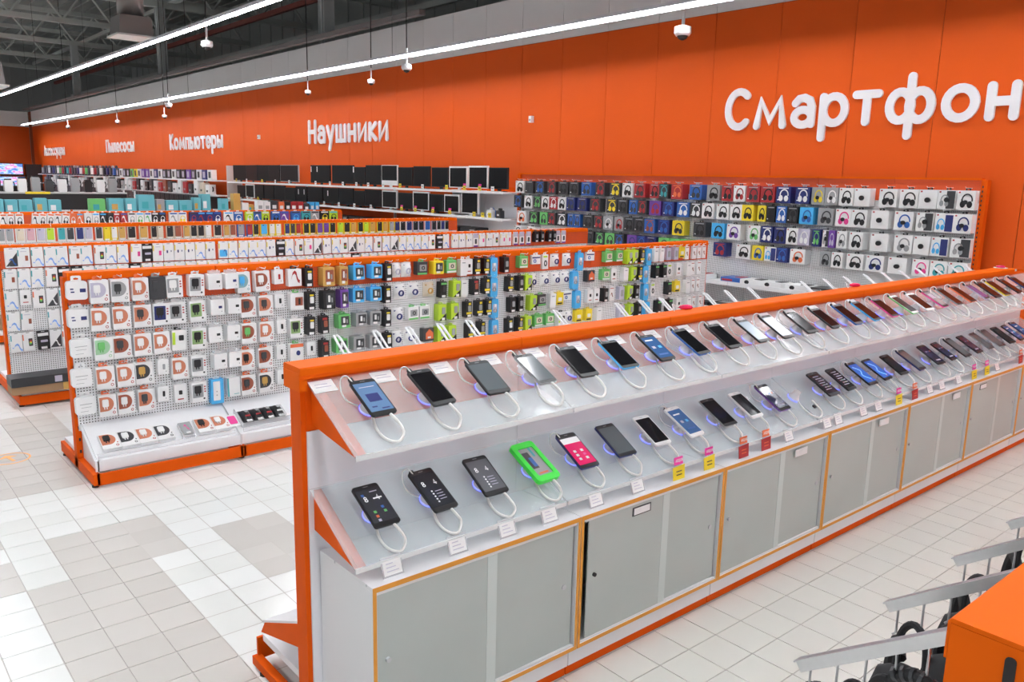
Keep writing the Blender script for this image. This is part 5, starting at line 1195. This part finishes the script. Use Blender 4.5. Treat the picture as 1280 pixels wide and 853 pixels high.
# ---- televisions and dark stands at the far end
def tvmat():
    m = bpy.data.materials.new('tv_picture'); m.use_nodes = True; nt = m.node_tree
    b = nt.nodes['Principled BSDF']; b.inputs['Base Color'].default_value = (.02, .02, .02, 1)
    tc = nt.nodes.new('ShaderNodeTexCoord'); n = nt.nodes.new('ShaderNodeTexNoise'); n.inputs['Scale'].default_value = 3.2
    r = nt.nodes.new('ShaderNodeValToRGB')
    cs = [(0, (.03, .05, .3)), (.4, (.1, .25, .7)), (.5, (.55, .75, .95)), (.58, (.75, .08, .5)), (.66, (.9, .75, .9)), (1, (.1, .02, .1))]
    r.color_ramp.elements[0].color = (*cs[0][1], 1); r.color_ramp.elements[1].color = (*cs[-1][1], 1)
    for p, c in cs[1:-1]:
        e = r.color_ramp.elements.new(p); e.color = (*c, 1)
    nt.links.new(tc.outputs['Object'], n.inputs['Vector']); nt.links.new(n.outputs['Fac'], r.inputs[0]); nt.links.new(r.outputs[0], b.inputs['Emission Color'])
    b.inputs['Emission Strength'].default_value = 1.2
    return m
TVM = tvmat()
tvs = thing('tv_stand', 'black two-tier stand carrying televisions before the far orange wall', 'stand', (8.1, 49.6, 0))
build('frame', MB().box(-1.9, .8, 0, .4, 0, .75).box(-1.9, .8, 0, .4, .8, 1.2), pm('k'), tvs); build('side_panel', MB().box(.8, 1.5, -.1, .4, 0, 2.35), pm('k'), tvs); build('mid_shelf', MB().box(-1.9, .8, 0, .4, 1.74, 1.78), pm('k'), tvs)
for i, (u, z, lab) in enumerate(((8.1, 1.79, 'upper television with colourful picture on the black stand'), (8.15, 1.21, 'lower television with colourful picture on the black stand'), (6.6, 1.79, 'upper television at the stand end away from the wall'), (6.65, 1.21, 'lower television at the stand end away from the wall'))):
    t = thing('television', lab, 'television', (u, 49.6, z))
    ob('bezel', shape('plain'), pm('k'), t, (0, -.02, .30 if i % 2 == 0 else .26), (1.35, .06, .6 if i % 2 == 0 else .5)); ob('screen', shape('plain'), TVM, t, (0, -.08, .30 if i % 2 == 0 else .26), (1.28, .002, .52 if i % 2 == 0 else .44)); ob('foot', shape('rrect'), pm('k'), t, (0, 0, .01), (.5, .2, .02))
# dark counters with goods in the far left of the hall
ct = thing('dark_counter', 'long black counter with appliances across the far aisle', 'counter', (2.4, 30.0, .0))
build('body', MB().box(0, 5.9, 0, .6, 0, 1.33), pm('k'), ct); build('top', MB().box(-.02, 5.92, -.03, .63, 1.33, 1.38), mat('counter_grey', (.5, .5, .5), .4), ct); build('kick', MB().box(.02, 5.88, -.01, 0, 0, .1), pm('x'), ct)
build('price_strip', MB().box(2.9, 3.6, -.04, -.032, 1.32, 1.39), pm('y'), ct)
for i in range(15):
    c = 'wgxwgkwwgxwgkwg'[i]
    t = thing('kettle', '%s kettle on the black counter, %s from its aisle end' % (CNAME[c], nth(i)), 'appliance', (2.6+.38*i, 30.25, 1.381), group='kettles on the black counter')
    H = .36+.05*(i % 3)
    parts(t, [('body', 'rrect', 0, H/2, .24, H, 0, .2, c), ('lid', 'rrect', 0, H+.02, .18, .04, .02, .16, 'k'), ('handle', 'ring', .13, H*.6, .12, H*.6, .08, .03, 'k')])
# ---- monitor whose back shows by the phone gondola's far end
t = thing('tablet_display', 'dark upright display panel beyond the far end of the phone gondola', 'display', (8.5, 2.35, 0), (0, 0, -.9))
build('screen', MB().prism(rrect(.42, .30, .01, 2), -.015, .015), pm('x'), t, loc=(0, 0, 1.36)); build('pole', MB().box(-.02, .02, 0, .03, 0, 1.25), pm('x'), t); build('foot', MB().box(-.15, .15, -.12, .15, 0, .02), pm('x'), t)

# ================================================================== BAG GONDOLA in the foreground
g0 = thing('bag_gondola', 'orange gondola end with sloping steel arms carrying black bags', 'display rack', (1.32, .40, 0))
build('cap', MB().prism([(-.06, 1.33), (-.06, 1.394), (-.054, 1.4), (.054, 1.4), (.06, 1.394), (.06, 1.33), (.056, 1.33), (.056, 1.392), (-.056, 1.392), (-.056, 1.33)][::-1], 0, 6.0, 'x'), ORANGE, g0)
build('end_plate', MB().box(.0, .004, -.0555, .0555, 1.14, 1.391), ORANGE, g0)
p = build('post', MB().box(.006, .04, -.04, .04, .03, 1.328), ORANGE_DULL, g0)
slots(p, .018, -.04, .4, 1.25, 18)
build('cap_slot', MB().prism(rrect(.016, .05, .007, 3), -.002, .0, 'x'), DARKHOLE, g0, loc=(-.0002, -.035, 1.35))
for x in (1, 2, 3, 4, 5): build('post', MB().box(x-.018, x+.018, -.04, .04, .03, 1.33), ORANGE_DULL, g0)
build('back_panel', MB().box(.04, 6, .02, .03, .15, 1.32), PERF_W, g0)
build('back_panel', MB().box(.04, 6, -.03, -.02, .15, 1.32), PERF_W, g0)
build('base', MB().box(.0, 6, -.06, .45, .02, .12), ORANGE_DULL, g0)
ARM_A = math.atan2(.17, .24)
arms = (1.345, 1.70, 2.05, 2.40, 2.75)
me_arm = MB().box(-.006, .006, 0, .325, -.012, .012).mesh('arm')
me_flange = MB().box(-.013, .013, 0, .325, .009, .012).mesh('arm_flange')
for k, u in enumerate(arms):
    a = ob('arm', me_arm, CHROME, g0, (u-1.32, .05, .945+.42), None, (-ARM_A, 0, 0))
    ob('arm_flange', me_flange, CHROME, a)
    me_pin = MB().tube([(0, 0, 0), (0, 0, -.055), (0, .006, -.062)], .0028, 5).mesh('pin')
    for q in range(5):
        d = .05+.062*q
        pn = ob('pin', me_pin, CHROME, g0, (u-1.32, .05+d*math.cos(ARM_A), 1.365-d*math.sin(ARM_A)-.012))
def bag(u, w, z, lab, kind, rz=0):
    t = thing('black_bag', lab, 'bag', (u, w, z), (0, 0, rz), 'black bags on the sloping arms')
    if kind == 0:      # backpack: body, pocket, handle loop, two straps, buckle
        build('body', MB().lathe([(.04, -.46), (.085, -.44), (.10, -.34), (.095, -.22), (.07, -.13), (.03, -.10)], 16), BAGCLOTH, t, True, scale=(1.1, .5, 1))
        build('pocket', MB().lathe([(.04, -.40), (.075, -.38), (.08, -.27), (.06, -.22)], 12), BAGCLOTH, t, True, scale=(1, .5, 1), loc=(0, .035, 0))
        build('handle', MB().tube(smooth_path([(-.035, 0, -.12), (-.03, 0, -.03), (0, 0, .005), (.03, 0, -.03), (.035, 0, -.12)]), .008, 8), BAGCLOTH, t)
        for s in (-1, 1): build('strap', MB().tube(smooth_path([(s*.04, -.02, -.10), (s*.08, -.06, -.09), (s*.105, -.08, -.2), (s*.07, -.04, -.40)]), [.014]*15+[.008], 8), BAGCLOTH, t)
        build('buckle', MB().box(-.015, .015, -.085, -.075, -.2, -.17), GREY, t, loc=(.085, 0, 0))
    else:              # shoulder bag: flat body, flap, padded loop handle
        build('body', MB().lathe([(.05, -.42), (.09, -.40), (.105, -.30), (.095, -.20), (.07, -.15), (.03, -.135)], 16), BAGCLOTH, t, True, scale=(1.05, .42, 1)); build('flap', MB().lathe([(.078, -.28), (.088, -.24), (.078, -.17), (.04, -.145)], 14), BAGCLOTH, t, True, scale=(1, .36, 1), loc=(0, -.022, 0))
        build('handle', MB().tube(smooth_path([(-.055, 0, -.16), (-.058, 0, -.06), (0, 0, .0), (.058, 0, -.06), (.055, 0, -.16)]), .012, 10), BAGCLOTH, t)
        [build('rib', MB().tube([(x-.003, 0, z), (x+.003, 0, z+d)], .0145, 8), pm('x'), t) for x, z, d in ((-.036, -.018, .004), (-.022, -.008, .003), (-.007, -.002, .001), (.007, -.002, -.001), (.022, -.006, -.003), (.036, -.014, -.004))]; build('zip', MB().box(-.1, .1, -.055, -.05, -.205, -.2), GREY, t)
n_b = 0
for k, u in enumerate(arms):
    for q, kind in (((1, 1), (2, 0), (3, 0), (4, 1)) if k == 0 else ((1, 0), (3, 0), (4, 1))):
        d = .05+.062*(4-q+ (0 if k else 0))
        w = .45+d*math.cos(ARM_A)+.012; z = 1.365-d*math.sin(ARM_A)-.074
        bag(u, w, z, 'black %s on the %s sloping arm, %s pin from the orange cap' % (('backpack', 'shoulder bag')[kind], nth(k), nth(4-q)), kind, 1.35 if kind == 0 else 1.5)
t = thing('hang_card', 'white and purple card hanging under the first sloping arm', 'label', (1.36, .52, 1.2), (0, 0, 1.45)); parts(t, [('card', 'card', 0, -.06, .09, .14, 0, .003, 'v'), ('band', 'plain', -.03, -.06, .025, .13, .003, .001, 'p')])
